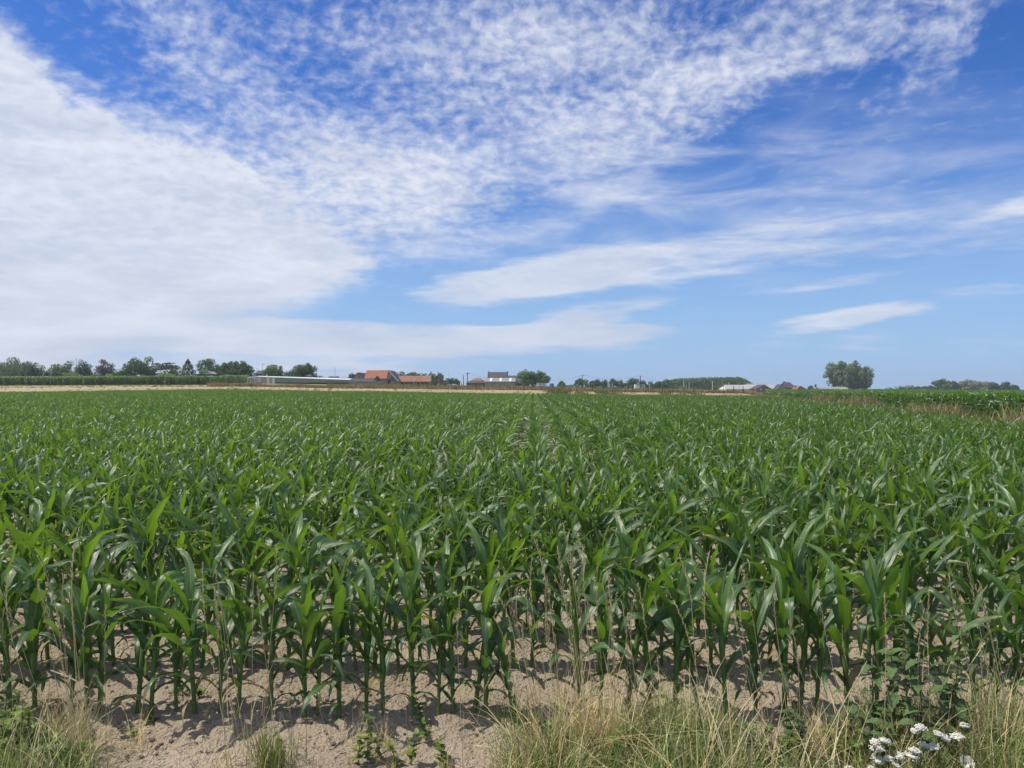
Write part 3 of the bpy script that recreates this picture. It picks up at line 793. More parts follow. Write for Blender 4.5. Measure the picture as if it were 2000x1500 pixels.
T('leafy_tree', 'pale-topped round tree behind the dark shed', 'tree', 406, 20, 701, 306, 'mid', 'round', group=G1, density=1.1)
T('leafy_tree', 'dark tree right behind the dark shed', 'tree', 428, 12, 709, 303, 'oak', 'round', group=G1)
T('hedge_bush', 'yellow-green bush left of the dark shed', 'bush', 396, 14, 722, 297, 'light', 'bush', group=G1)
T('leafy_tree', 'airy tree with ragged top, first of the three right of the shed', 'tree', 438, 13, 703, 300, 'oak', 'airy', group=G1, density=1.5)
T('leafy_tree', 'airy tree with the highest ragged top, middle of the three right of the shed', 'tree', 455, 15, 700, 301, 'oak', 'airy', group=G1, density=1.7)
T('leafy_tree', 'airy tree at the right end of the left tree line', 'tree', 478, 17, 703, 299, 'oak', 'airy', group=G1, density=1.7)
T('leafy_tree', 'dense undergrowth tree below the ragged crowns', 'tree', 460, 30, 716, 302, 'mid', 'round', group=G1)
T('hedge_bush', 'rounded light green bush beside the white open shelter', 'bush', 476, 13, 730, 280, 'light', 'bush', group=G1)
G2 = 'trees behind the long grey shed'
T('leafy_tree', 'round tree behind the left part of the long grey shed', 'tree', 532, 19, 712, 290, 'mid', 'round', group=G2, density=1.1)
T('leafy_tree', 'thin airy tree hugging the round tree behind the grey shed', 'tree', 549, 8, 713, 291, 'conifer', 'airy', group=G2)
T('leafy_tree', 'wide dark tree behind the middle of the long grey shed', 'tree', 580, 21, 711, 290, 'oak', 'round', group=G2, density=1.2)
T('leafy_tree', 'dark tree with a raised tip, right of the wide tree behind the shed', 'tree', 603, 15, 709, 292, 'oak', 'round', group=G2, density=1.1)
T('hedge_bush', 'low bush behind the right part of the grey shed', 'bush', 625, 14, 732, 290, 'mid', 'bush', group=G2)
T('leafy_tree', 'dark tree left of the pink-gabled house', 'tree', 688, 9, 728, 345, 'oak', 'round', group=G2)
T('leafy_tree', 'dark tree top rising between the pink-gabled house and the barn', 'tree', 708, 6, 725, 360, 'oak', 'round', group=G2)
for i, (px, hw, top, lb) in enumerate([(768, 12, 724, 'first tree top from the left above the long tiled roof'), (785, 13, 725, 'second tree top from the left above the long tiled roof'), (803, 13, 725.5, 'third tree top from the left above the long tiled roof'), (822, 12, 727, 'fourth tree top from the left above the long tiled roof')]):
    T('leafy_tree', lb, 'tree', px, hw, top, 380, 'oak', 'round', group='trees above the long tiled roof')
T('leafy_tree', 'narrow tree at the right end of the long tiled roof', 'tree', 842, 5, 726, 345, 'mid', 'round')
T('leafy_tree', 'olive round tree behind the brown brick gable', 'tree', 856, 11, 726, 360, 'mid', 'airy', density=1.5)
T('hedge_bush', 'round dark bush in front of the brown brick gable', 'bush', 846, 9, 737.5, 318, 'oak', 'bush', density=1.5)
T('cone_shrub', 'dark green egg-shaped conifer in front of the orange barn', 'conifer', 737, 6.5, 735, 322, 'conifer', 'cone', density=.7)
T('leafy_tree', 'low tree right of the brown brick gable', 'tree', 873, 7, 738, 330, 'oak', 'round')
T('leafy_tree', 'round dark tree left of the two bare poles', 'tree', 885, 10, 737, 330, 'oak', 'round')
T('hedge_bush', 'small bush sloping down towards the two bare poles', 'bush', 897, 6, 743, 330, 'mid', 'bush')
T('willow_tree', 'paler tree at the left of the group by the grey-roofed farm', 'tree', 1020, 12, 723, 320, 'mid', 'round', group='three trees by the blue tank')
T('willow_tree', 'tallest green tree of the group by the grey-roofed farm', 'tree', 1032, 14, 718, 312, 'mid', 'round', group='three trees by the blue tank', density=1.4)
T('willow_tree', 'broad round green tree nearest the blue tank', 'tree', 1055, 17, 723, 314, 'mid', 'round', group='three trees by the blue tank', density=1.4)
T('hedge_bush', 'small pointed bush standing alone right of the blue tank', 'bush', 1097, 7, 744, 330, 'mid', 'cone', density=.6)
T('hedge_bush', 'tiny bush between the pointed bush and the first tree of the row', 'bush', 1110, 9, 752, 330, 'mid', 'bush')
G3 = 'trees right of the blue tank'
for px, hw, top, k, sh, lb in [(1135, 13, 738, 'oak', 'round', 'round tree around the left overhead-line pole'), (1158, 11, 745, 'mid', 'bush', 'low paler shrub right of the left overhead-line pole'), (1165, 12, 740, 'oak', 'round', 'dark tree with spread top between the two line poles'), (1181, 6, 741, 'oak', 'round', 'small upright dark tree between the two line poles'), (1199, 10, 739, 'oak', 'round', 'rounded tree left of the tall green tree near the white hut'), (1216, 10, 741, 'oak', 'bush', 'dark low tree just left of the tall green tree near the white hut'), (1236, 11, 736.5, 'mid', 'round', 'tallest green tree left of the white hut'), (1256, 8, 742, 'oak', 'round', 'dark tree behind the white hut'), (1271, 8, 744, 'mid', 'bush', 'low tree right of the white hut'), (1283, 9, 743, 'mid', 'round', 'mid-green tree left of the long wood'), (1302, 13, 741, 'oak', 'round', 'dark tree at the left end of the long wood')]:
    T('leafy_tree' if sh == 'round' else 'hedge_bush', lb, 'tree' if sh == 'round' else 'bush', px, hw, top, 400, k, sh, group=G3, density=1.2)
# long wood that reads as one mass
rg = np.random.default_rng(77); cen = []; rad = []
for px in np.arange(1298, 1470, 4.2):
    t = (px - 1298) / 172; topy = 741.5 - 4.3 * math.sin(min(1, t * 1.3) * math.pi * .5) + (14 * max(0, (t - .80) / .20) ** 2) + 5 * max(0, (.12 - t) / .12)
    for k in range(3):
        d = 560 + k * 9 + rg.uniform(-5, 5); q = px + rg.uniform(-2, 2); zt = wz(topy + rg.uniform(-1.3, 1.2) + (k == 0) * 2.0, d)
        r = rg.uniform(2.0, 3.0); zc = zt - r
        gl = float(gz(wx(q, d), d))
        while zc > gl: cen.append((wx(q, d), d, zc)); rad.append((r, r, r)); zc -= r * 1.35
V, Fq = leaf_cloud(rg, np.array(cen), np.array(rad), 26000, .85, fill=.1)
o = obj('distant_wood', np_mesh('distant_wood', V, Fq, TM['oak'])); tag(o, kind='stuff')
T('leafy_tree', 'bright green tree in front of the long wood beside the barn', 'tree', 1409, 12, 744, 470, 'mid', 'round', density=1.3)
T('hedge_bush', 'pale bush near the concrete post in front of the wood', 'bush', 1332, 6, 753, 440, 'light', 'bush')
T('leafy_tree', 'rounded small tree left of the pointed conifer by the grey-roofed sheds', 'tree', 1584, 5, 752, 520, 'oak', 'round')
T('cone_shrub', 'slim pointed conifer left of the poplars', 'conifer', 1593, 2.5, 751, 500, 'conifer', 'cone', density=.5)
G4 = 'tall poplar clump above the grey roofs'
T('poplar_tree', 'poplar at the left of the tall clump', 'poplar', 1628, 19, 703, 500, 'poplar', 'poplar', group=G4, density=1.5)
T('poplar_tree', 'tallest poplar in the middle of the clump', 'poplar', 1648, 22, 700, 496, 'poplar', 'poplar', group=G4, density=1.6)
T('poplar_tree', 'poplar right of the middle of the tall clump', 'poplar', 1668, 16, 702, 502, 'poplar', 'poplar', group=G4, density=1.5)
T('poplar_tree', 'poplar with sky gaps at the right end of the clump', 'poplar', 1688, 17, 707, 500, 'poplar', 'poplar', group=G4, density=1.0)
T('poplar_tree', 'low leafy poplar filling the foot of the clump', 'poplar', 1676, 17, 716, 503, 'poplar', 'round', group=G4, density=1.3)
T('hedge_bush', 'dark low growth under the right of the poplar clump', 'bush', 1664, 14, 738, 505, 'oak', 'bush')
T('hedge_bush', 'low hedge right of the poplars on the maize horizon', 'bush', 1735, 16, 757, 520, 'mid', 'bush')
G5 = 'trees on the right horizon'
for px, hw, top, k, sh, lb in [(1762, 6, 754, 'oak', 'round', 'smallest round tree at the left end of the right-hand trees'), (1776, 8, 752, 'grey', 'round', 'pale grey-green tree near the left end of the right-hand trees'), (1795, 10, 752, 'conifer', 'bush', 'flat-topped dark block of a tree left of the tallest right-hand tree'), (1817, 9, 750.5, 'conifer', 'round', 'bluish low tree touching the tallest right-hand tree'), (1841, 17, 739.5, 'oak', 'round', 'tallest rounded dark tree on the right horizon'), (1863, 11, 743, 'oak', 'round', 'dark tree between the tallest tree and the grey willow'), (1884, 17, 741, 'grey', 'round', 'grey willow, left half of the pale pair on the right'), (1912, 18, 741.5, 'grey', 'round', 'grey willow, right half of the pale pair on the right'), (1941, 13, 746, 'blue', 'round', 'dark pine right of the grey willows'), (1965, 13, 745.5, 'blue', 'round', 'dark pine second from the right end of the trees'), (1982, 7, 750, 'oak', 'round', 'small tree ending the right-hand row of trees')]:
    T('leafy_tree', lb, 'tree', px, hw, top, 600, k, sh, group=G5, density=1.2)
T('hedge_bush', 'olive-green rounded bush on the right verge between the maize fields', 'bush', 1787, 25, 773.5, 36.6, 'light', 'bush', density=2.2)

def hedgerow(label, x0, x1, topf, d, kind, n):
    rg = np.random.default_rng(abs(int(x0)) + 9); cen = []; rad = []
    for px in np.arange(x0, x1, 3.5):
        X = wx(px, d); gl = float(gz(X, d)); h = wz(topf(px) + rg.uniform(-1.5, 1.8), d) - gl
        for k in range(3):
            r = max(.7, h * rg.uniform(.3, .42)); cen.append((X + rg.uniform(-.6, .6), d + rg.uniform(-1, 1), gl + h - r * (1 + k * .9))); rad.append((r, r, r))
    V, Fq = leaf_cloud(rg, np.array(cen), np.array(rad), n, d / 768 * 1.15, fill=.15)
    tag(obj('hedge', np_mesh('hedge', V, Fq, TM[kind])), label, 'hedge')
hedgerow('long low hedge filling the gaps beneath the trees on the left', -20, 500, lambda q: 722 + 3.5 * math.sin(q * .05) + (7 if 375 < q < 420 else 0), 306, 'mid', 13000)
hedgerow('low hedge joining the trees between the blue tank and the long wood', 1118, 1306, lambda q: 748.5 + 1.5 * math.sin(q * .09), 404, 'mid', 4000)
hedgerow('low hedge under the trees on the right horizon', 1752, 1992, lambda q: 755.5 + 1.2 * math.sin(q * .07), 606, 'oak', 4000)
# ------------------------------------------------------------------ farm buildings
m_brick = mat('brick_brown', (0.27, 0.145, 0.105), 0.9, 0.35, 3.0, spec=0.1, bump=.3)
m_pink = mat('brick_pink', (0.42, 0.27, 0.205), 0.9, 0.25, 2.0, spec=0.1, bump=.3)
m_tile = mat('orange_tiles', (0.37, 0.155, 0.095), 0.85, 0.28, 0.9, spec=0.15, bump=.4)
m_tile2 = mat('weathered_orange_tiles', (0.35, 0.185, 0.125), 0.9, 0.42, 0.7, spec=0.15, bump=.4)
m_slate = mat('dark_slate', (0.085, 0.085, 0.095), 0.7, 0.3, 1.5, spec=0.25, bump=.2)
m_fibre = mat('fibre_cement', (0.30, 0.29, 0.28), 0.85, 0.22, 0.8, spec=0.15)
m_fibrel = mat('pale_fibre_cement', (0.42, 0.41, 0.39), 0.85, 0.2, 0.6, spec=0.15)
m_block = mat('beige_blockwork', (0.33, 0.30, 0.235), 0.9, 0.22, 1.5, spec=0.1)
m_white = mat('white_paint', (0.78, 0.77, 0.74), 0.6, 0.08, 2.0)
m_cream = mat('cream_panel', (0.45, 0.42, 0.36), 0.7, 0.12, 2.0)
m_gsheet = mat('grey_sheeting', (0.27, 0.29, 0.28), 0.6, 0.12, 1.0, spec=0.3)
m_dark = mat('dark_opening_and_shade', (0.02, 0.022, 0.028), 0.8, 0.3, 2.0)  # near-black for openings, and for shade painted under the barn eaves
m_wood = mat('weathered_wood', (0.11, 0.09, 0.07), 0.9, 0.35, 6.0, spec=0.1)
m_conc = mat('concrete', (0.42, 0.39, 0.34), 0.9, 0.2, 5.0, spec=0.1)
m_glass = mat('window_glass', (0.06, 0.08, 0.10), 0.15, 0.2, 1.0, spec=0.6)
m_navy = mat('navy_sheeting', (0.022, 0.03, 0.055), 0.6, 0.2, 1.0)
m_blue = mat('blue_plastic', (0.02, 0.16, 0.55), 0.4, 0.1, 2.0, spec=0.5)
m_steel = mat('galvanised_steel', (0.38, 0.39, 0.40), 0.45, 0.1, 5.0, spec=0.5)
m_black = mat('black_rubber', (0.02, 0.02, 0.02), 0.6, 0.1, 5.0)
class B:
    """building placed by the photo columns px0..px1 of its front wall at distance d; z values given as photo rows at that distance"""
    def __init__(s, name, label, cat, px0, px1, d, group=None):
        s.d = d; s.cx = (px0 + px1) / 2; X = wx(s.cx, d); s.W = (px1 - px0) * d / F
        s.zb = float(gz(X, d)) - .15
        s.root = empty(name, (X, d, s.zb)); tag(s.root, label, cat, group)
    def x(s, px): return (px - s.cx) * s.d / F
    def z(s, py): return wz(py, s.d) - s.zb
    def box(s, name, px0, px1, top, bot, y0, y1, m, label=None, parent=None):
        o = MB().box(s.x(px0), s.x(px1), y0, y1, s.z(bot) if bot is not None else 0, s.z(top)).build(name, m, parent or s.root)
        if label: o['label'] = label
        return o
    def poly(s, name, pts, t, m, label=None):      # pts: (px, py, depth)
        o = MB().slab([(s.x(a), c, s.z(b)) for a, b, c in pts], t).build(name, m, s.root)
        if label: o['label'] = label
        return o
    def roof_x(s, px0, px1, ridge, eave, dep, m, wall, ov=.3, inset0=0, inset1=0, name='roof', wallname='wall'):
        """ridge along the front: walls, two gable ends, one roof of two slopes"""
        x0, x1 = s.x(px0), s.x(px1); ze, zr = s.z(eave), s.z(ridge)
        w = MB(); w.box(x0, x1, 0, dep, 0, ze - .02)
        i0, i1 = x0 + inset0 * s.d / F, x1 - inset1 * s.d / F
        w.add([(x0, 0, ze - .02), (x0, dep, ze - .02), (i0, dep / 2, zr - .1)], [(0, 1, 2)]); w.add([(x1, 0, ze - .02), (x1, dep, ze - .02), (i1, dep / 2, zr - .1)], [(0, 2, 1)])
        w.build(wallname, wall, s.root)
        r_ = MB(); k = ov * (zr - ze) / (dep / 2)
        r_.slab([(x0 - ov, -ov, ze - k), (x1 + ov, -ov, ze - k), (i1 + ov, dep / 2, zr), (i0 - ov, dep / 2, zr)], .14)
        r_.slab([(x1 + ov, dep + ov, ze - k), (x0 - ov, dep + ov, ze - k), (i0 - ov, dep / 2, zr), (i1 + ov, dep / 2, zr)], .14)
        return r_.build(name, m, s.root)
    def roof_y(s, px0, px1, ridge, eave, dep, m, wall, apex=None, ov=.25, y0=0.0, eave1=None):
        """gable faces the camera"""
        x0, x1 = s.x(px0), s.x(px1); xa = s.x(apex) if apex else (x0 + x1) / 2; ze, zr = s.z(eave), s.z(ridge); ze1 = s.z(eave1) if eave1 else ze
        w = MB(); w.add([(x0, y0, 0), (x1, y0, 0), (x1, y0, ze1), (xa, y0, zr - .08), (x0, y0, ze), (x0, y0 + dep, 0), (x1, y0 + dep, 0), (x1, y0 + dep, ze1), (xa, y0 + dep, zr - .08), (x0, y0 + dep, ze)],
              [(0, 1, 2, 3, 4), (9, 8, 7, 6, 5), (0, 4, 9, 5), (1, 6, 7, 2)])
        w.build('wall', wall, s.root)
        r_ = MB(); a = (zr - ze) / (xa - x0); b = (zr - ze1) / (x1 - xa)
        r_.slab([(x0 - ov, y0 - ov, ze - ov * a + .1), (xa, y0 - ov, zr + .1), (xa, y0 + dep + ov, zr + .1), (x0 - ov, y0 + dep + ov, ze - ov * a + .1)][::-1], .14)
        r_.slab([(xa, y0 - ov, zr + .1), (x1 + ov, y0 - ov, ze1 - ov * b + .1), (x1 + ov, y0 + dep + ov, ze1 - ov * b + .1), (xa, y0 + dep + ov, zr + .1)][::-1], .14)
        return r_.build('roof', m, s.root)

# long grey poultry shed
b = B('long_shed', 'long low grey shed with white roof edge and white left end', 'shed', 500, 682, 245)
b.box('wall', 510, 681.5, 741.5, None, 0, 9, m_gsheet)
b.poly('roof', [(498, 735.0, -.4), (682.5, 741.4, -.4), (682.5, 739.4, 5), (498, 733.9, 5)], .22, m_white)
b.box('end_wall', 499, 509.6, 736.3, None, -.08, 9, m_white)
for a, c, m_, nm, tp in [(510, 520.6, m_cream, 'wall_panel', 736.8), (521, 526.4, m_white, 'door', 737), (526.8, 531, m_cream, 'wall_panel', 737.2), (531.4, 536.6, m_white, 'door', 737.4)]:
    b.box(nm, a, c, tp, None, -.06, .1, m_)
for k in range(17):
    px = 537 + k * 8.5; b.box('wall_sheet', px + .1, px + 8.4, 737.6 + (px - 537) * 3.9 / 145 + .3, 747.3, -.05, .1, m_gsheet)
b.box('base_strip', 537, 681, 747.4, None, -.09, .1, m_dark)
b.box('vent_pipe', 516.3, 517.7, 731.5, 736, 2, 2.3, m_white)
b = B('open_shelter', 'small white open shelter at the left end of the long grey shed', 'shelter', 482, 498, 243)
b.box('back_wall', 483, 497.5, 739, None, 3, 3.2, m_white); b.poly('roof', [(481.5, 736.6, -.3), (498.2, 736.1, -.3), (498.2, 734.9, 3.6), (481.5, 735.4, 3.6)], .12, m_fibrel)
for px in (483, 488.5, 497): b.box('post', px, px + .9, 737, None, 0, .15, m_white)
b.box('side_panel', 488, 492, 739.5, None, .3, .4, m_cream)
b = B('brown_house', 'brown-roofed house half hidden behind the left end of the grey shed', 'house', 499, 514, 300)
b.roof_x(499, 514, 723.5, 729.5, 8, m_slate, m_brick); b.box('window', 503, 505, 731, 733, -.1, .1, m_glass)
b = B('garden_pavilion', 'small grey pavilion roof behind the grey shed', 'pavilion', 596, 610, 275)
b.box('wall', 598, 608, 735, None, 0, 3, m_fibre); b.poly('roof', [(595, 735.2, -.6), (611, 735.2, -.6), (604, 730.6, 1.5), (602, 730.6, 1.5)], .1, m_slate)
b.poly('roof', [(611, 735.2, 3.6), (595, 735.2, 3.6), (602, 730.6, 1.5), (604, 730.6, 1.5)], .1, m_slate)
b = B('low_outbuilding', 'low dark-roofed outbuilding carrying tilted solar panels behind the grey shed', 'outbuilding', 636, 682, 265)
b.box('wall', 637, 681, 739.5, None, 0, 6, m_brick); b.poly('roof', [(635, 740, -.4), (683, 740, -.4), (682, 738, 3), (637, 736.8, 3)], .12, m_slate)
for k in range(9): b.poly('solar_panel', [(641 + k * 2.3, 737.8, .5), (642.6 + k * 2.3, 738.0, .5), (641.2 + k * 2.3, 734.4, 2), (639.8 + k * 2.3, 734.3, 2)], .05, m_navy)
b = B('tarp_roof_shed', 'low building with a tilted blue-grey glass roof by the left trees', 'shed', 309, 333, 288)
b.box('wall', 312, 333, 737.6, None, 0, 5, m_wood); b.poly('roof', [(308.5, 738.2, -.3), (326, 738.2, -.3), (333, 733.9, 4), (317, 733.9, 4)], .12, m_steel); b.poly('roof', [(326.3, 738.2, -.3), (334, 738, -.3), (340, 736, 4), (333.3, 733.9, 4)], .12, m_slate)
b = B('dark_shed', 'dark navy open-fronted shed with a light grey end panel', 'shed', 381, 416, 285)
b.box('wall', 381, 411, 731.6, None, 0, 5, m_navy); b.box('end_panel', 411.2, 415, 731.6, None, -.05, 5, m_fibre); b.box('roof', 380, 418, 730.8, 731.5, -.5, 5.5, m_slate)
b = B('white_house', 'small white-walled house roof peeping above the dark shed', 'house', 397, 412, 295)
b.roof_y(397, 412, 726.4, 730.5, 6, m_fibrel, m_white, apex=406)
b = B('low_brick_shed', 'low brown building left of the white open shelter', 'outbuilding', 432, 460, 280)
b.roof_x(432, 460, 736.4, 738.2, 5, m_slate, m_brick)
b = B('storage_lean_to', 'low dark lean-to between the dark shed and the brown building', 'lean-to', 416, 431, 284); b.box('wall', 417, 430, 738, None, 0, 3, m_dark); b.box('roof', 416, 431, 737.2, 737.9, -.3, 3.3, m_slate)
# pink gabled house and orange barn
b = B('gabled_house', 'pink brick house with dark slate roof left of the orange barn', 'house', 687, 713, 335)
b.roof_y(687, 711, 728.2, 739.5, 9, m_slate, m_pink, apex=699)
b.box('window', 701, 703, 735, 738.5, -.06, .1, m_glass, parent=None)
b.poly('side_roof', [(699.6, 728.0, .5), (711, 739, .5), (713, 733, 8), (711.5, 728.4, 9)], .15, m_slate)
b = B('orange_roofed_barn', 'tall barn with a big bright orange tiled roof', 'barn', 712, 758, 330)
b.roof_x(713, 757.5, 722.6, 738.8, 11, m_tile, m_pink, ov=.35)
b.box('door', 757 - 14.5, 757 - 11.5, 743, None, -.1, .1, m_white); b.box('window', 724, 729, 739.8, 743.5, -.1, .1, m_white); b.box('band', 713, 757, 738.7, 739.6, -.14, 0.0, m_brick)
b = B('slate_gable_wing', 'barn end wing with white bargeboard and dark slate lean-to', 'barn wing', 758, 778, 322)
b.roof_y(755, 778, 724.2, 745.5, 14, m_slate, m_pink, apex=759.5, eave1=745.5)
b.poly('bargeboard', [(758.8, 724.2, -.32), (760.6, 723.8, -.32), (779.3, 744.6, -.32), (777.6, 745.6, -.32)][::-1], .1, m_white)
b.poly('lean_to_roof', [(764, 743.5, -.5), (778.5, 745.6, -.5), (766, 735.5, -.05), (763.5, 735.8, -.05)], .1, m_slate)
b.box('doorway', 757.2, 763, 740.5, None, -.12, -.02, m_dark)
b = B('long_tiled_barn', 'long low barn with weathered orange-brown tiled roof', 'barn', 770, 839, 330)
b.roof_x(776, 838.5, 733.6, 744.6, 9, m_tile2, m_brick, ov=.5)
b.box('eaves_shade', 778, 838, 744.9, 746.3, -.3, -.02, m_dark)  # shade on the wall below the eaves, put in as a dark strip
for px in (783, 792, 801, 815, 823, 829): b.box('opening', px, px + 4, 746.4, None, -.05, .1, m_dark)
b = B('low_slate_shed', 'low shed with dark sagging roof and pale board wall in front of the barns', 'shed', 683, 741, 312)
b.box('wall', 683.5, 740.5, 745.2, None, 0, 5, m_fibrel)
for k in range(15): b.box('board', 684 + k * 3.75, 684 + k * 3.75 + 3.3, 745.4, None, -.08, -.01, m_fibrel)
b.poly('roof', [(682, 745.3, -.5), (741, 745.3, -.5), (722, 740.6, 2.5), (690, 739.2, 2.5)], .15, m_slate); b.poly('roof', [(741, 745.3, 5.5), (682, 745.3, 5.5), (690, 739.2, 2.5), (722, 740.6, 2.5)], .15, m_slate)
b = B('brown_gable_house', 'brown brick gabled house right of the long tiled barn', 'house', 847, 869, 335)
b.roof_y(845, 870, 734.2, 749, 9, m_slate, m_brick, apex=853.5)
b.box('window', 856.2, 857.6, 741.2, 743.4, -.1, .1, m_white); b.box('door', 854.6, 857.4, 747.2, None, -.1, .1, m_white)
b.poly('orange_patch_roof', [(846.5, 738.5, -.1), (852.8, 734.5, -.1), (850, 734.4, 5), (844, 738, 5)], .1, m_tile)
b = B('hipped_farmhouse', 'low brick farmhouse with a wide brown hipped roof', 'house', 910, 947, 322)
b.box('wall', 911, 946.5, 747.6, None, 0, 9, m_brick)
b.poly('upper_roof', [(916, 744.3, 2), (946, 743.2, 2), (938, 738.2, 4.6), (928, 738.2, 4.6)], .12, m_tile2)
b.poly('lower_roof', [(909.5, 748, -.5), (947.5, 748, -.5), (946.5, 743.6, 2), (915, 744.6, 2)], .12, m_slate)
for px in (914, 922, 931, 940): b.box('window', px, px + 2.4, 748.6, 750.3, -.05, .1, m_glass)
# grey roofed farm
b = B('slate_farmhouse', 'tall farmhouse roof of dark slate with raised gable ends', 'farmhouse', 953, 993, 345)
b.roof_x(954.5, 992, 726.3, 737.6, 9, m_slate, m_brick, ov=.1)
for px in (953.6, 991.3):
    MBp = MB().slab([(b.x(px), -.2, b.z(738)), (b.x(px), 4.5, b.z(725.4)), (b.x(px), 9.2, b.z(738))], -b.d / F * 1.4); MBp.build('gable_parapet', m_wood, b.root)
    b.box('chimney', px + .1, px + 1.6, 724.6, 727, 4.1, 4.9, m_brick)
b = B('rear_barn', 'low slate barn with an orange patch at its right end', 'barn', 993, 1019, 338)
b.roof_x(993, 1018.5, 733.2, 737.9, 8, m_slate, m_brick, ov=.1); b.poly('orange_patch_roof', [(1010.5, 737.8, -.3), (1018.5, 737.8, -.3), (1018.5, 733.6, 3.6), (1013.5, 733.6, 3.6)], .08, m_tile)
b = B('skylit_shed', 'beige block shed with a grey roof and three white skylights', 'shed', 946, 1006, 305)
b.roof_x(947, 1005.5, 737.9, 745.0, 12, m_fibre, m_block, ov=.3)
slope = lambda f: (745.0 + (737.9 - 745.0) * f, 6 * f)
for px in (958.5, 977.5, 996.5):
    (e0, d0), (e1, d1) = slope(.05), slope(.93)
    b.poly('skylight', [(px - 2.4, e0 - .35, d0 - .06), (px + 1.6, e0 - .35, d0 - .06), (px + 2.6, e1 - .35, d1 - .06), (px - 1.0, e1 - .35, d1 - .06)], .06, m_white)
for k in range(15): b.box('roof_sheet_seam', 948 + k * 4.1, 948.25 + k * 4.1, 745.3, 745.6, -.38, -.31, m_fibre)
for px in (965.2, 984.5): b.box('post', px, px + .7, 745.3, None, -.14, -.01, m_wood)
for px in (948, 966.2, 985.5): b.box('block_panel', px, px + (17, 18, 19)[(px > 950) + (px > 970)], 746.2, None, -.06, -.005, m_block)
b = B('side_lean_to', 'grey-roofed lean-to with an open dark bay beside the skylit shed', 'lean-to', 1006, 1024, 312)
b.box('back_wall', 1006, 1023, 747, None, 5, 5.3, m_dark); b.box('side_wall', 1006, 1010.6, 746.5, None, 0, 5, m_block)
b.poly('roof', [(1005.8, 747, -.3), (1022, 750, -.3), (1019, 738.8, 5.6), (1006.5, 738.6, 5.6)], .14, m_slate)
b.box('round_sign', 1007.4, 1009.4, 746.6, 748.8, -.12, -.02, m_white); b.box('post', 1022.6, 1023.2, 748, None, 0, .2, m_conc); b.box('bale', 1015, 1019, 752.8, None, 1, 2.2, m_white); b.box('wooden_door', 1026, 1034, 747.5, None, 1, 1.2, m_wood)
b = B('polytunnel', 'low white-sheeted greenhouse half hidden under the trees by the blue tank', 'greenhouse', 1048, 1069, 309)
for k in range(5): b.box('pane', 1049 + k * 4, 1052.7 + k * 4, 748.4, None, 0, .1, m_steel if k % 2 else m_white)
b.box('roof', 1048, 1069, 747.4, 748.2, -.2, 4, m_fibrel)
# tapered blue tank
d = 296; X = wx(1077.5, d); zb = float(gz(X, d)); t_ = empty('blue_tank', (X, d, zb)); tag(t_, 'bright blue plastic tank with tapering sides beside the trees', 'tank')
mb = MB(); h = wz(749, d) - zb; rr = 4.5 * d / F
mb.tube([(0, 0, 0), (0, 0, h * .5), (0, 0, h * .97)], [rr * .82, rr * .93, rr], 14); mb.build('body', m_blue, t_, True); MB().tube([(0, 0, h * .95), (0, 0, h)], [rr * 1.06, rr * 1.06], 14).build('rim', m_blue, t_, True)
MB().tube([(-rr * .6, -rr * .82, h * .1), (-rr * .6, -rr * .86, h * .9)], .03, 5).build('pipe', m_steel, t_)
# white hut
b = B('white_hut', 'small white hut with flat dark roof by the right line pole', 'hut', 1240, 1262, 330)
b.box('wall', 1246, 1260, 750.6, None, 0, 3, m_white); b.box('wall', 1240.5, 1245.8, 750.8, None, -.3, 3.0, m_white); b.box('roof', 1243, 1262.5, 749.6, 750.5, -.5, 3.4, m_slate); b.box('window', 1252.5, 1255, 752, 757, -.06, .04, m_glass); b.box('door', 1256.5, 1258.8, 752, None, -.06, .04, m_cream)
# right farm
b = B('long_grey_barn', 'long barn with pale grey roof and white wall openings on the right farm', 'barn', 1417, 1503, 450)
b.roof_x(1418, 1496, 751.6, 759.6, 16, m_fibrel, m_white, ov=.5, inset0=5)
for k in range(8): b.box('door' if k % 3 == 0 else 'opening', 1421 + k * 9.2, 1426 + k * 9.2, 760.6, None, -.1, .1, m_dark if k % 2 else m_white)
b = B('rear_grey_barn', 'second grey-roofed barn rising behind the long pale barn', 'barn', 1460, 1507, 470)
b.roof_x(1462, 1503, 749.3, 753.5, 14, m_fibre, m_fibre, inset0=3)
b = B('brick_gable_shed', 'red-brown brick gable with a round window on the right farm', 'shed', 1477, 1508, 436)
b.roof_y(1477, 1507.5, 752.3, 760.5, 12, m_slate, m_brick, apex=1493)
MB().tube([(b.x(1486), -.12, b.z(760.3)), (b.x(1486), -.02, b.z(760.3))], [.7, .7], 12).build('round_window', m_steel, b.root)
b.box('door', 1496, 1500, 760.4, None, -.1, -.01, m_white)
b = B('grey_link_barn', 'plain grey roof between the brick gable and the brick house', 'barn', 1503, 1524, 455)
b.roof_x(1502, 1523, 751.8, 761.4, 14, m_fibrel, m_brick)
b = B('brick_house', 'brick house with dark roofs, chimney and white garage door', 'house', 1517, 1557, 442)
b.roof_y(1517.5, 1534.5, 751.2, 760.6, 8, m_slate, m_pink, apex=1526, y0=-1.5)
w_ = MB().box(b.x(1526), b.x(1553), .2, 9, 0, b.z(757.5)).build('wall', m_brick, b.root)
b.poly('main_roof', [(1524, 758.5, -.2), (1556.5, 757.6, -.2), (1548.5, 746.6, 4.8), (1537, 746.3, 4.8)], .15, m_slate); b.poly('main_roof', [(1556.5, 757.6, 9.8), (1524, 758.5, 9.8), (1537, 746.3, 4.8), (1548.5, 746.6, 4.8)], .15, m_slate)
b.poly('front_gable', [(1531, 753, .0), (1540.5, 753, .0), (1536.4, 746.4, .0)], .3, m_pink)
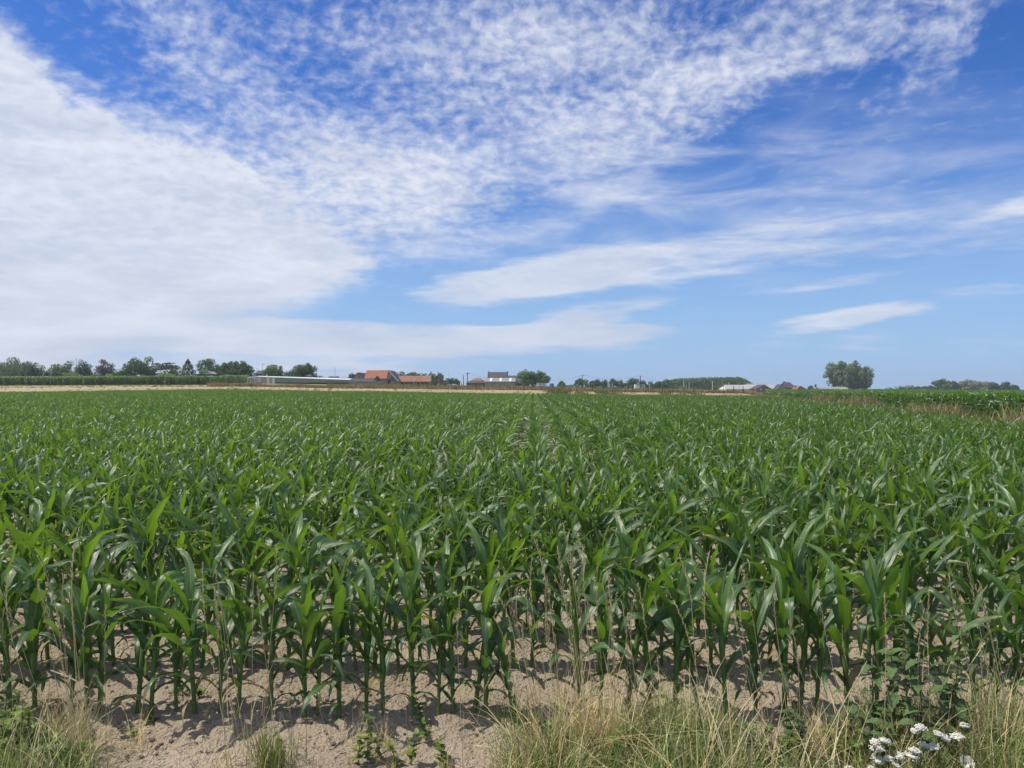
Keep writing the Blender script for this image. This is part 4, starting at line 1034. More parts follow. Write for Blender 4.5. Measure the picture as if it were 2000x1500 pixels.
b.box('chimney', 1535.3, 1538, 744.7, 749, 4, 5, m_brick); b.box('garage_door', 1521, 1533, 760.9, None, -1.65, -1.5, m_white)
for px in (1541, 1547): b.box('window', px, px + 2.2, 759.5, 762, .06, .3, m_glass)
b = B('orange_roof_garage', 'small garage with bright orange roof beside the brick house', 'garage', 1550, 1577, 434)
b.roof_y(1556, 1576, 754.6, 761, 8, m_tile, m_brick, apex=1563)
b.poly('roof_slope', [(1549.5, 762.2, -.5), (1560, 762.2, -.5), (1566, 755.6, 4), (1559.5, 755.4, 4)], .14, m_tile); b.box('window', 1566, 1568.3, 759, 761, -.08, .05, m_glass); b.box('chimney', 1559.5, 1562.5, 752.9, 756, 5, 6, m_brick)
b = B('far_grey_sheds', 'row of low grey-roofed sheds with a pink gable in front of the poplars', 'shed', 1588, 1673, 440)
b.roof_x(1597, 1632, 756.2, 762.2, 12, m_fibre, m_block); b.roof_x(1632.5, 1666, 755.6, 762.2, 14, m_fibre, m_block, inset1=5)
b.poly('pink_gable', [(1591, 763.5, -.2), (1600.5, 763.5, -.2), (1598, 758.4, -.2), (1595.3, 756.2, -.2), (1592.6, 759.2, -.2)], .3, m_pink)
b.poly('front_gable', [(1652, 762.5, -.7), (1661, 762.5, -.7), (1657, 758.2, -.7)], .2, m_dark); b.box('flat_roof', 1576, 1592, 759.6, 760.4, -.4, 6, m_fibrel); b.box('flat_roof_wall', 1577, 1591, 760.5, None, 0, 5, m_pink)

# ------------------------------------------------------------------ poles, masts, wires, posts
def pole(name, label, cat, px, top, d, r, m, group=None, arm=False, insul=0):
    X = wx(px, d); zb = float(gz(X, d)); h = wz(top, d) - zb
    root = empty(name, (X, d, zb)); tag(root, label, cat, group)
    MB().tube([(0, 0, -.3), (0, 0, h)], [r * 1.15, r * .85], 8).build('pole', m, root)
    if arm: MB().box(-.9, .9, -.06, .06, h - .55, h - .42).build('crossarm', m_wood, root)
    for k in range(insul):
        MB().tube([(-.7 + k * .7, 0, h - .42), (-.7 + k * .7, 0, h - .2)], [.06, .04], 6).build('insulator', m_conc, root)
    return root, Vector((X, d, zb + h))
_, pA = pole('line_pole', 'taller of the two bare poles left of the grey-roofed farm', 'pole', 913, 727.5, 310, .16, m_wood, 'overhead line poles', True, 3)
_, pB = pole('line_pole', 'shorter of the two bare poles left of the grey-roofed farm', 'pole', 905.3, 733, 330, .15, m_wood, 'overhead line poles')
_, pC = pole('line_pole', 'thin line pole rising out of the tree right of the blue tank', 'pole', 1137.5, 732, 380, .12, m_wood, 'overhead line poles', True, 3)
_, pD = pole('line_pole', 'thick dark line pole in front of the white hut', 'pole', 1250.5, 734, 300, .19, m_wood, 'overhead line poles', False, 2)
pE = Vector((wx(1330, 520), 520, wz(745, 520)))
for a, c, lb in [(pA, Vector((wx(991, 345), 349, wz(733.5, 345))), 'overhead wire from the taller bare pole to the slate farmhouse'), (Vector((wx(1050, 330), 330, wz(738.5, 330))), pC, 'overhead wire between the trees and the thin line pole'), (pC, pD, 'overhead wire sagging between the two line poles'), (pD, pE, 'overhead wire running from the thick pole towards the wood')]:
    pts = [a.lerp(c, t / 12) - Vector((0, 0, 1.6 * math.sin(math.pi * t / 12))) for t in range(13)]
    tag(MB().tube(pts, .035, 4).build('overhead_wire', m_black), lb, 'wire')
for px, top, d, r, m_, lb in [(149, 699, 300, .09, m_steel, 'thin grey mast rising between two trees on the left'), (341.5, 706, 300, .05, m_steel, 'faint thin mast right of the dome-shaped tree'), (512.5, 711.5, 290, .06, m_steel, 'thin lamp mast above the left end of the grey shed'), (654.5, 716, 280, .06, m_steel, 'thin tall mast above the right part of the grey shed'), (876.5, 725, 320, .06, m_steel, 'thin pale mast above the round dark tree'), (1541.2, 736, 450, .07, m_steel, 'thin antenna above the brick house roof'), (900, 747, 318, .35, m_white, 'short pale post left of the two bare poles'), (1335.5, 742.5, 400, .28, m_conc, 'tall concrete post in front of the long wood'), (1340.5, 751, 400, .18, m_steel, 'short grey post right of the concrete post'), (1346, 746, 400, .2, m_steel, 'grey-green post second right of the concrete post'), (1196, 748, 380, .2, m_steel, 'short grey-green post left of the white hut'), (1268.5, 750, 380, .2, m_steel, 'short grey-green post right of the white hut'), (1391.5, 744.5, 460, .18, m_white, 'white lamp post left of the bright green tree'), (1423.5, 747, 455, .14, m_white, 'white lamp post above the left end of the pale barn'), (1443.5, 746, 448, .10, m_steel, 'thin post standing before the pale barn roof'), (450.5, 732.5, 275, .32, m_cream, 'left one of two ochre gate posts'), (455.5, 732.5, 275, .32, m_cream, 'right one of two ochre gate posts'), (1537, 750, 425, .09, m_wood, 'thin dark pole before the brick house'), (842, 731, 330, .2, m_steel, 'grey-green pole at the right end of the long tiled barn')]:
    r0, top_ = pole('mast' if r < .1 else 'post', lb, 'mast' if r < .1 else 'post', px, top, d, r, m_)
    if 'lamp' in lb: MB().box(-.1, .9, -.12, .12, top_.z - r0.location.z - .1, top_.z - r0.location.z + .1).build('lamp_head', m_white, r0)
# wire fence along the verge
root = empty('wire_fence', (wx(1100, 150), 150, 0)); tag(root, 'wire fence on thin wooden posts along the dry verge beyond the maize', 'fence')
ox, oy = root.location.x, root.location.y
fp = []
for px in list(np.arange(724, 1040, 15.8)) + list(np.arange(1040, 1500, 19.6)):
    px += g.normal(0, .6); d = 153 - (px - 724) * .004; X = wx(px, d); zb = float(gz(X, d)); fp.append((X - ox, d - oy, zb))
    hh = g.uniform(1.1, 1.35) * (1.25 if px > 1340 else 1.0); MB().tube([(X - ox, d - oy, zb - .1), (X - ox + g.normal(0, .03), d - oy, zb + hh)], [.065, .055], 6).build('post', m_wood, root)
for hz_ in (.5, .85, 1.12): MB().tube([(a, c, e + hz_) for a, c, e in fp], .012, 3).build('wire', m_steel, root)
# white car roof by the dark shed
def car(label, px, d, w_m=4.2):
    X = wx(px, d); zb = float(gz(X, d)); root = empty('parked_car', (X, d, zb)); tag(root, label, 'car')
    m1 = MB(); prof = [(-2.1, .35), (-2.1, .8), (-1.5, .92), (-.9, 1.4), (.7, 1.42), (1.35, .95), (2.0, .8), (2.1, .4)]
    k = len(prof); vs = [(a, -.8, c) for a, c in prof] + [(a, .8, c) for a, c in prof]
    m1.add(vs, [tuple(range(k)), tuple(reversed(range(k, 2 * k)))] + [(i, i + k, (i + 1) % k + k, (i + 1) % k) for i in range(k)]); m1.build('body', m_white, root)
    for sx in (-1.3, 1.3):
        for sy in (-.78, .78): MB().tube([(sx, sy - .1, .32), (sx, sy + .1, .32)], [.32, .32], 12).build('wheel', m_black, root)
    MB().add([(-1.3, -.82, .97), (-.85, -.82, 1.34), (.6, -.82, 1.36), (1.15, -.82, .97)], [(0, 1, 2, 3)][::1]).build('side_window', m_glass, root)
    root.scale = (1, 1, 1.2)
car('small white car parked in front of the dark shed', 408, 262)
# blue road sign by the long barn
X = wx(807.5, 305); zb = float(gz(X, 305)); s_ = empty('road_sign', (X, 305, zb)); tag(s_, 'small blue sign on a white post before the long tiled barn', 'sign')
MB().tube([(0, 0, 0), (0, 0, 1.9)], .12, 6).build('post', m_white, s_); MB().box(-.32, .32, -.12, -.05, wz(748.5, 305) - zb, wz(745, 305) - zb).build('sign_panel', m_blue, s_)

# cyclist on the track
d = 200.0; X = wx(322, d); zb = float(gz(X, d)) + .02
bk = empty('bicycle', (X, d, zb), R(0)); tag(bk, 'dark bicycle ridden along the pale track on the left', 'bicycle')
for sx in (-.52, .52):
    pts = [(sx + .33 * math.cos(a), 0, .34 + .33 * math.sin(a)) for a in np.linspace(0, 2 * math.pi, 21)]
    wh = MB().tube(pts, .022, 5, False).build('wheel', m_black, bk)
    sp_ = MB()
    for a in np.linspace(0, math.pi, 7)[:-1]: sp_.tube([(sx - .32 * math.cos(a), 0, .34 - .32 * math.sin(a)), (sx + .32 * math.cos(a), 0, .34 + .32 * math.sin(a))], .004, 3)
    sp_.build('spoke', m_steel, wh)
fr = MB()
for a, c in [((-.52, 0, .34), (-.1, 0, .30)), ((-.52, 0, .34), (-.18, 0, .82)), ((-.18, 0, .9), (-.1, 0, .3)), ((-.1, 0, .3), (.36, 0, .78)), ((-.17, 0, .78), (.36, 0, .85)), ((.34, 0, .95), (.52, 0, .34))]: fr.tube([a, c], .022, 6)
fr.build('frame', m_black, bk); MB().box(-.30, -.06, -.07, .07, .90, .95).build('saddle', m_black, bk); MB().tube([(.30, -.26, 1.0), (.36, 0, .99), (.30, .26, 1.0)], .018, 5).build('handlebar', m_black, bk)
MB().tube([(-.1, -.12, .2), (-.1, .12, .4)], .015, 5).build('crank', m_steel, bk)
def skin_body(name, joints, edges, m, parent, sub=1):
    me = bpy.data.meshes.new(name); me.from_pydata([j[:3] for j in joints], edges, []); me.materials.append(m)
    o = obj(name, me, parent); sk = o.modifiers.new('skin', 'SKIN')
    for i, j in enumerate(joints): me.skin_vertices[0].data[i].radius = (j[3], j[3]); me.skin_vertices[0].data[i].use_root = (i == 0)
    sk.use_smooth_shade = True
    sb = o.modifiers.new('sub', 'SUBSURF'); sb.levels = sb.render_levels = sub
    return o
m_skin = mat('skin', (0.45, 0.28, 0.2), 0.6, 0.1); m_shirt = mat('dark_shirt', (0.05, 0.045, 0.05), 0.8, 0.2); m_short = mat('pale_shorts', (0.5, 0.52, 0.56), 0.8, 0.1); m_hair = mat('hair', (0.10, 0.06, 0.04), 0.8, 0.2)
pr = empty('person', (X, d, zb)); tag(pr, 'person in dark top and pale shorts cycling along the track', 'person')
J = [(-.16, 0, 1.0, .13), (-.02, 0, 1.22, .13), (.1, 0, 1.42, .15), (.15, 0, 1.53, .055), (.2, 0, 1.66, .10), (.21, 0, 1.74, .085),
     (-.14, -.11, .98, .10), (.2, -.13, .82, .075), (.04, -.12, .42, .05), (.14, -.12, .36, .04),
     (-.14, .11, .98, .10), (.14, .13, .68, .075), (-.08, .12, .25, .05), (.02, .12, .19, .04),
     (.11, -.18, 1.42, .06), (.16, -.24, 1.2, .045), (.31, -.24, 1.03, .035), (.11, .18, 1.42, .06), (.16, .24, 1.2, .045), (.31, .24, 1.03, .035)]
skin_body('body', J, [(0, 1), (1, 2), (2, 3), (3, 4), (4, 5), (0, 6), (6, 7), (7, 8), (8, 9), (0, 10), (10, 11), (11, 12), (12, 13), (2, 14), (14, 15), (15, 16), (2, 17), (17, 18), (18, 19)], m_skin, pr)
skin_body('shirt', [(-.12, 0, 1.08, .155), (-.02, 0, 1.22, .155), (.1, 0, 1.42, .17), (.12, -.19, 1.41, .075), (.15, -.22, 1.28, .065), (.12, .19, 1.41, .075), (.15, .22, 1.28, .065)], [(0, 1), (1, 2), (2, 3), (3, 4), (2, 5), (5, 6)], m_shirt, pr)
skin_body('shorts', [(-.17, 0, 1.0, .17), (-.13, -.11, .98, .13), (.08, -.12, .9, .11), (-.13, .11, .98, .13), (.04, .12, .82, .11)], [(0, 1), (1, 2), (0, 3), (3, 4)], m_short, pr)
MB().ball((.19, 0, 1.73), (.11, .10, .10), 8, 6).build('hair', m_hair, pr, True)

# ------------------------------------------------------------------ dry verge grass in the distance (stuff)
m_straw = mat('straw', (0.46, 0.36, 0.19), 0.85, 0.25, 20.0, transl=.25, randvar=.2, spec=.15)
m_straw2 = mat('brown_straw', (0.30, 0.20, 0.11), 0.9, 0.3, 20.0, transl=.2, randvar=.25, spec=.15)
m_gr = mat('grass_green', (0.13, 0.20, 0.035), 0.7, 0.3, 15.0, transl=.35, randvar=.25, spec=.25)
m_gro = mat('grass_olive', (0.20, 0.215, 0.075), 0.8, 0.3, 15.0, transl=.3, randvar=.25, spec=.2)
def tuft(seed, n, h, spread, w, m, lean=.25, seg=3, bend=.5):
    r = random.Random(seed); V = []; Fc = []
    for _ in range(n):
        a = r.uniform(0, 6.28); bx_, by_ = r.gauss(0, spread), r.gauss(0, spread); L = h * r.uniform(.45, 1.1); az = r.uniform(0, 6.28)
        th = math.pi / 2 - abs(r.gauss(0, lean)); p = Vector((bx_, by_, 0)); side = Vector((-math.sin(az), math.cos(az), 0)); o = len(V); bd = r.uniform(.1, 1.2) * bend
        for i in range(seg + 1):
            t = i / seg; ww = w * (1 - t ** 1.5) * .5 + w * .05
            V += [p - side * ww, p + side * ww]
            th2 = th - bd * t * 1.6; p = p + Vector((math.cos(az) * math.cos(th2), math.sin(az) * math.cos(th2), math.sin(th2))) * (L / seg)
            if i: Fc.append((o + 2 * i - 2, o + 2 * i - 1, o + 2 * i + 1, o + 2 * i))
    mb = MB(); mb.v = [tuple(v) for v in V]; mb.f = Fc
    return mb.mesh('tuft', m, True)
protos('far_straw', [tuft(i, 16, .62, .28, .07, m_straw if i % 3 else m_straw2, seg=2) for i in range(6)])
protos('far_green', [tuft(i + 20, 16, .45, .3, .07, (m_gro, m_gro, m_gr, m_straw)[i % 4], seg=2) for i in range(6)])
protos('mid_straw', [tuft(i + 60, 26, .62, .22, .022, (m_straw, m_straw, m_gro)[i % 3], seg=3, lean=.3) for i in range(7)])
def strip(fn, n, key, name, hs, seed):
    P_ = [fn() for _ in range(n)]; p = place(P_, -.02)
    scatter(name, p, g.uniform(0, 6.28, n), hs * g.uniform(.6, 1.25, n) * (.6 + .8 * vnoise(p[:, 0] * .35, p[:, 1] * .35, seed)), key, seed=seed)
def s1():
    px = g.uniform(412, 1500); d = g.uniform(151, 158.5); return wx(px, d), d
strip(s1, 5200, 'far_straw', 'dry_verge_grass', 1.05, 31)
def s2():
    px = g.uniform(640, 1330); d = g.uniform(154, 250); return wx(px, d), d
strip(s2, 7000, 'far_green', 'pasture_tufts', .75, 32)
def s3():
    px = g.uniform(-40, 415); d = g.choice([g.uniform(208, 214), g.uniform(132, 136), g.uniform(131, 212)]); return wx(px, d), d
strip(s3, 1800, 'far_green', 'track_side_weeds', .55, 33)
def s4():
    while True:
        y = 20 + 110 * g.random() ** 1.5; w = float(vnoise(np.array([y * .22]), np.array([3.3]), 8))
        if g.random() < (w * 1.7) ** 2.2: return edge_x(y) + g.uniform(.1, 1.4), y
strip(s4, 2500, 'mid_straw', 'dry_grass_between_fields', 1.75, 34)
def s5():
    px = g.uniform(412, 1480); d = g.uniform(131, 150); return wx(px, d), d
strip(s5, 900, 'far_straw', 'track_straw', .5, 35)
def s6():
    px = g.choice([1085, 1100, 1135, 1300, 1330, 1360, 1080, 1178, 1192, 1208]) + g.normal(0, 6); d = g.uniform(136, 150); return wx(px, d), d
strip(s6, 260, 'far_green', 'track_weed_patches', 1.4, 36)

# ------------------------------------------------------------------ thin summer haze
hm = bpy.data.materials.new('haze'); hm.use_nodes = True; nt = hm.node_tree; nt.nodes.clear()
pv = nt.nodes.new('ShaderNodeVolumePrincipled'); ho = nt.nodes.new('ShaderNodeOutputMaterial')
pv.inputs['Density'].default_value = 0.00022; pv.inputs['Color'].default_value = (0.86, 0.92, 1.0, 1); pv.inputs['Anisotropy'].default_value = 0.2
nt.links.new(pv.outputs[0], ho.inputs['Volume'])
tag(MB().box(-3100, 3100, -450, 2700, -45, 34).build('haze', hm), kind='stuff')
# ------------------------------------------------------------------ foreground verge plants
m_gblade = mat('grass_blade', (0.30, 0.38, 0.09), 0.55, 0.3, 15.0, transl=.35, randvar=.3, spec=.3)
m_gblade2 = mat('grass_blade_dark', (0.18, 0.27, 0.065), 0.55, 0.3, 15.0, transl=.35, randvar=.3, spec=.3)
m_gdk = mat('grass_blade_shade_green', (0.10, 0.17, 0.045), 0.55, 0.35, 15.0, transl=.3, randvar=.3, spec=.3)
m_hay = mat('dry_blade', (0.78, 0.67, 0.40), 0.7, 0.25, 25.0, transl=.3, randvar=.25, spec=.2)
m_brn = mat('brown_dead_stem', (0.34, 0.22, 0.11), 0.8, 0.4, 25.0, transl=.1, randvar=.25, spec=.2)
m_hay2 = mat('dry_stem', (0.70, 0.57, 0.27), 0.7, 0.3, 25.0, transl=.15, randvar=.25, spec=.25)
protos('verge_green', [tuft(100 + i, 34, .20 + .05 * (i % 5), .035, .0044, (m_gblade, m_gblade2, m_gdk)[i % 3], lean=.42, seg=5, bend=1.0) for i in range(8)])
protos('verge_dry', [tuft(130 + i, 12 + 3 * (i % 4), .22 + .07 * (i % 4), .04, .0045, (m_hay, m_hay2, m_brn)[i % 3], lean=.38, seg=5, bend=.9) for i in range(8)])
def patch(n, px0, px1, y0, y1, key, name, hs, seed, dens=lambda px, y: 1.0):
    out = []
    while len(out) < n:
        px = g.uniform(px0, px1); y = g.uniform(y0, y1)
        if g.random() < dens(px, y): out.append((wx(px, y), y))
    p = place(out); m_ = vnoise(p[:, 0] * 2.3 + seed, p[:, 1] * 2.3, seed)
    scatter(name, p, g.uniform(0, 6.28, n), hs * g.uniform(.6, 1.2, n) * (.65 + .7 * m_), key, seed=seed)
def dr(px, y):        # verge reaches furthest into the soil right of the middle
    lim = 3.80 + .30 * min(1, max(0, (px - 980) / 120)) + .15 * math.sin(px * .011) + (.15 if px > 1640 else 0)
    return 1.0 if y < lim else .06
patch(560, 985, 2080, 3.25, 4.5, 'verge_green', 'verge_green_grass', 1.0, 51, dr)
def dd(px, y): return dr(px, y) * (1.0 if px < 1270 or px > 1880 else .42)
patch(360, 985, 2080, 3.3, 4.55, 'verge_dry', 'verge_dry_grass', 1.1, 52, dd)
patch(120, -60, 175, 3.3, 4.15, 'verge_green', 'left_verge_grass', .95, 53, lambda px, y: 1.0 if px < 190 - (y - 3.3) * 110 else .1)
patch(55, -60, 185, 3.4, 4.2, 'verge_dry', 'left_verge_dry_grass', 1.0, 54, lambda px, y: 1.0 if px < 200 - (y - 3.3) * 90 else .1)
patch(26, 180, 990, 3.7, 4.25, 'verge_dry', 'sparse_dry_grass', .55, 55)

def grass_clump(label, px, d, h, seed, m_, n=130, spread=.06, dry=20):
    X = wx(px, d); root = empty('grass_clump', (X, d, float(gz(X, d)))); tag(root, label, 'grass clump')
    obj('blades', tuft(seed, n, h, spread, .0045, m_, lean=.2, seg=6, bend=.5), root); obj('dry_blades', tuft(seed + 1, dry, h * 1.15, spread, .004, m_hay, lean=.25, seg=5, bend=.5), root)
grass_clump('yellow-green grass clump on the bare soil left of centre', 532, 3.98, .24, 700, m_gblade, 170, .055)
grass_clump('bright green grass clump right of the tall dry stalks', 1325, 4.05, .36, 710, m_gblade, 200, .06)
grass_clump('green grass clump in front of the maize gap right of centre', 1400, 3.95, .33, 720, m_gblade2, 160, .07)
grass_clump('straw-coloured grass clump under the tall dry stalks', 1150, 4.02, .42, 730, m_hay2, 170, .07, 60)
grass_clump('olive grass clump at the right picture edge', 1965, 3.95, .38, 740, m_gblade2, 150, .07, 60)
grass_clump('reddish dry grass clump left of the nettles', 1600, 3.95, .3, 750, m_hay2, 120, .06, 20)
grass_clump('small dry clump at the foot of the maize on the left', 155, 4.15, .34, 760, m_hay, 60, .03, 40)

# tall flowering grass stalks with seed heads
def stalk_proto(seed):
    r = random.Random(seed); L = 1.0; lx, ly = r.gauss(0, .07), r.gauss(0, .05); cv = r.gauss(0, .12); tip = r.uniform(.0, .10) * r.choice([-1, 1])
    def P(t): return Vector((lx * t + cv * t * (1 - t) * .6 + tip * max(0, t - .7) ** 2 * 9, ly * t + tip * .3 * max(0, t - .7) ** 2 * 6, t * L - .10 * max(0, t - .72) ** 2))
    st = MB(); st.tube([P(i / 12) for i in range(13)], [.0027 * (1 - .5 * i / 12) for i in range(13)], 4)
    hd = MB(); t = .74
    while t < 1.0:
        p = P(t); a = r.uniform(0, 6.28); k = 1 - abs((t - .86) / .16) * .5
        q = p + Vector((math.cos(a), math.sin(a), 0)) * .005; e = q + Vector((math.cos(a) * .007, math.sin(a) * .007, .019 * k))
        hd.tube([q, q.lerp(e, .4), e], [.001, .0026 * k, .0005], 4, False); t += .0085
    bl = tuft(seed + 5, 3, .3, .004, .004, m_hay, lean=.3, seg=4, bend=.9)
    nd_ = r.uniform(.25, .5)
    return st.mesh('stem', m_hay if seed % 2 else m_hay2, True), hd.mesh('seed_head', m_hay, True), bl
SP = [stalk_proto(800 + i) for i in range(14)]
def stalk(label, group, px_base, d, px_top, top, seed=0):
    X = wx(px_base, d); zb = float(gz(X, d)); h = wz(top, d) - zb; dx = wx(px_top, d) - X
    root = empty('tall_grass_stalk', (X, d, zb), rnd.uniform(0, 6.28)); tag(root, label, 'grass stalk', group)
    L = math.hypot(h, dx); q = Vector((dx, rnd.gauss(0, .04), h)).to_track_quat('Z', 'Y')
    root.rotation_euler = (q.to_matrix() @ Matrix.Rotation(rnd.uniform(0, 6.28), 3, 'Z')).to_euler()
    s = L / 1.0; root.scale = (max(s, .6) * .75, max(s, .6) * .75, s)
    st, hd, bl = SP[rnd.randrange(len(SP))]
    obj('stem', st, root); obj('seed_head', hd, root); o = obj('blade', bl, root); o.location = (0, 0, rnd.uniform(.02, .2))
LC = 'tall dry straw-coloured grass stalk with seed head in the thick sheaf right of centre'
for bx_, tx, ty in [(1120, 1095, 1030), (1125, 1104, 1045), (1140, 1122, 1005), (1150, 1132, 1070), (1172, 1150, 1050), (1180, 1146, 1090), (1190, 1168, 1105), (1200, 1180, 1092), (1212, 1198, 1122), (1145, 1100, 1110), (1222, 1210, 1160), (1160, 1128, 1120), (1175, 1160, 1140), (1205, 1176, 1150), (1236, 1224, 1140)]:
    stalk(LC, 'dry stalks in the sheaf right of centre', bx_ + rnd.gauss(0, 14), rnd.uniform(3.75, 4.15), tx + rnd.gauss(0, 12), ty + 12)
LC = 'dry grass stalk leaning left over the bare gap between the maize in the middle'
for bx_, tx, ty in [(1095, 1032, 1086), (1085, 1000, 1102), (1090, 1040, 1130), (1070, 1024, 1150), (1060, 996, 1140), (1080, 1005, 1170), (1048, 978, 1165), (1100, 1050, 1165), (1110, 1058, 1205), (1045, 985, 1260), (1020, 975, 1290), (1065, 1040, 1190), (1088, 1066, 1240), (1035, 952, 1200)]:
    stalk(LC, 'dry stalks leaning left in the middle', bx_, rnd.uniform(3.85, 4.2), tx, ty)
LC = 'single thin seed-headed grass stalk leaning left in front of the maize right of centre'
for bx_, tx, ty in [(1292, 1258, 1130), (1376, 1306, 1082), (1398, 1340, 1084), (1405, 1330, 1175), (1500, 1424, 1148), (1516, 1455, 1108), (1545, 1520, 1115), (1560, 1556, 1230), (1510, 1428, 1160), (1470, 1432, 1190)]:
    stalk(LC, 'single stalks right of centre', bx_, rnd.uniform(3.8, 4.15), tx, ty)
LC = 'slanting dry grass stalk with seed head at the right side of the picture'
for bx_, tx, ty in [(1665, 1608, 1130), (1725, 1718, 1152), (1800, 1790, 1183), (1820, 1818, 1155), (1945, 1848, 1113), (1960, 1868, 1085), (1965, 1890, 1100), (1990, 1925, 1136), (2005, 1945, 1140), (1985, 1930, 1250), (1930, 1920, 1245), (1642, 1552, 1255), (1600, 1520, 1270), (1700, 1640, 1220), (1590, 1578, 1290)]:
    stalk(LC, 'slanting stalks at the right', bx_, rnd.uniform(3.7, 4.1), tx, ty)
LC = 'dry seed-headed grass stalk in the left corner before the maize'
for bx_, tx, ty in [(160, 85, 1040), (165, 105, 1110), (150, 95, 1080), (155, 108, 1130), (140, 60, 1135), (120, 30, 1135), (90, 5, 1120), (60, 8, 1180), (30, 2, 1230), (175, 155, 1190), (210, 206, 1180), (170, 120, 1160), (148, 100, 1180), (30, 12, 1225)]:
    stalk(LC, 'dry stalks in the left corner', bx_, rnd.uniform(3.8, 4.15), tx, ty)
LC = 'slender dry grass stalk rising in front of the maize left of centre'
for bx_, tx, ty in [(455, 385, 1100), (462, 398, 1110), (470, 402, 1150), (480, 424, 1160), (445, 420, 1165), (510, 525, 1058), (545, 498, 1140), (660, 640, 1330), (585, 566, 1350), (800, 788, 1300), (905, 905, 1150), (490, 486, 1120), (910, 960, 1300)]:
    stalk(LC, 'slender stalks left of centre', bx_, rnd.uniform(3.85, 4.2), tx, ty)

# broad-leaved weeds and nettles
m_nettle = mat('nettle_leaf', (0.14, 0.225, 0.08), 0.6, 0.3, 18.0, transl=.3, spec=.3, randvar=.25, bump=.4, bscale=60)
m_weed = mat('weed_leaf', (0.12, 0.20, 0.05), 0.5, 0.25, 18.0, transl=.35, spec=.3, randvar=.25)
m_weedl = mat('weed_leaf_yellowish', (0.24, 0.30, 0.06), 0.5, 0.25, 18.0, transl=.35, spec=.3, randvar=.2)
m_wstem = mat('weed_stem', (0.17, 0.15, 0.07), 0.7, 0.3, 20.0)
def broad_leaf(seed, L, w, m_, teeth=0.0, droop=1.0, heart=.0, nseg=9):
    r = random.Random(seed); V = []; Fc = []; x = 0; z = 0; th = R(25)
    for i in range(nseg + 1):
        t = i / nseg; th2 = th - droop * t
        if i: x += math.cos(th2) * L / nseg; z += math.sin(th2) * L / nseg
        ww = w * .5 * (math.sin(math.pi * min(1, t * .86 + .14)) ** .75 * (1 - .35 * t)) * (1 + (teeth if i % 2 else -teeth)) if 0 < i < nseg else .002
        for s in (-1, -.5, 0, .5, 1):
            V.append((x, s * ww, z + .18 * abs(s) * ww - .02 * math.sin(t * 9 + s * 3) * ww))
    for i in range(nseg):
        for k in range(4): Fc.append((i * 5 + k, i * 5 + k + 1, i * 5 + k + 6, i * 5 + k + 5))
    mb = MB(); mb.v = V; mb.f = Fc; return mb.mesh('leaf', m_, True)
NL = [broad_leaf(i, .085, .05, m_nettle, .13, 1.5) for i in range(5)]
WL = [broad_leaf(20 + i, .055, .034, m_weed if i % 2 else m_weedl, .0, .7) for i in range(6)]
def leafy(name, label, cat, group, px, d, h, leaves, nodes, per=2, sc=1.0, lean=0.0, taper=.5, seedh=False):
    X = wx(px, d); root = empty(name, (X, d, float(gz(X, d))), rnd.uniform(0, 6.28)); tag(root, label, cat, group)
    cx, cy = rnd.gauss(0, .03) + lean, rnd.gauss(0, .03)
    P = lambda t: Vector((cx * t * t, cy * t * t, h * t))
    MB().tube([P(i / 8) for i in range(9)], [.0042 * sc * (1 - .6 * i / 8) for i in range(9)], 5).build('stem', m_wstem, root, True)
    for k in range(nodes):
        t = .12 + .86 * (k + .5) / nodes; base = rnd.uniform(0, 6.28) if per != 2 else k * math.pi / 2
        for j in range(per):
            o = obj('leaf', leaves[rnd.randrange(len(leaves))], root); o.location = P(t); s = sc * (1 - taper * t) * rnd.uniform(.8, 1.25)
            o.scale = (s, s, s); o.rotation_euler = (rnd.gauss(0, .2), rnd.gauss(0, .25) - .25 * t, base + j * 2 * math.pi / per + rnd.gauss(0, .2))
    if seedh:
        mb = MB()
        for k in range(9):
            t = .6 + .045 * k; p = P(t)
            for a in (0, 2.1, 4.2): mb.tube([p, p + Vector((.03 * math.cos(a + k), .03 * math.sin(a + k), -.015))], [.003, .0015], 4)
        mb.build('flower_tassel', m_weedl, root)
    return root
GN = 'nettles at the right'
for px, d, h, lb in [(1668, 4.05, .42, 'leftmost nettle of the patch on the right'), (1706, 4.12, .55, 'second nettle from the left on the right'), (1748, 4.10, .62, 'tall nettle left of the middle of the right-hand patch'), (1772, 4.2, .78, 'tallest nettle with hanging tassels in the right-hand patch'), (1800, 4.05, .60, 'nettle in the middle of the right-hand patch above the white flowers'), (1832, 4.12, .56, 'nettle right of the middle of the right-hand patch'), (1862, 4.15, .70, 'tall tasselled nettle near the right side of the patch'), (1895, 4.05, .42, 'rightmost nettle of the patch')]:
    leafy('nettle_plant', lb, 'nettle', GN, px, d - .12, h, NL, max(6, int(h / .07)), 2, 1.75, seedh=h > .65)
for px, d, h in [(1730, 3.95, .3), (1785, 3.9, .34), (1825, 3.92, .3), (1690, 3.9, .28), (1760, 3.88, .25), (1850, 3.85, .28)]:
    leafy('nettle_plant', 'low nettle shoot at the foot of the tall nettles above the white flowers', 'nettle', GN, px, d - .1, h, NL, 6, 2, 1.6)
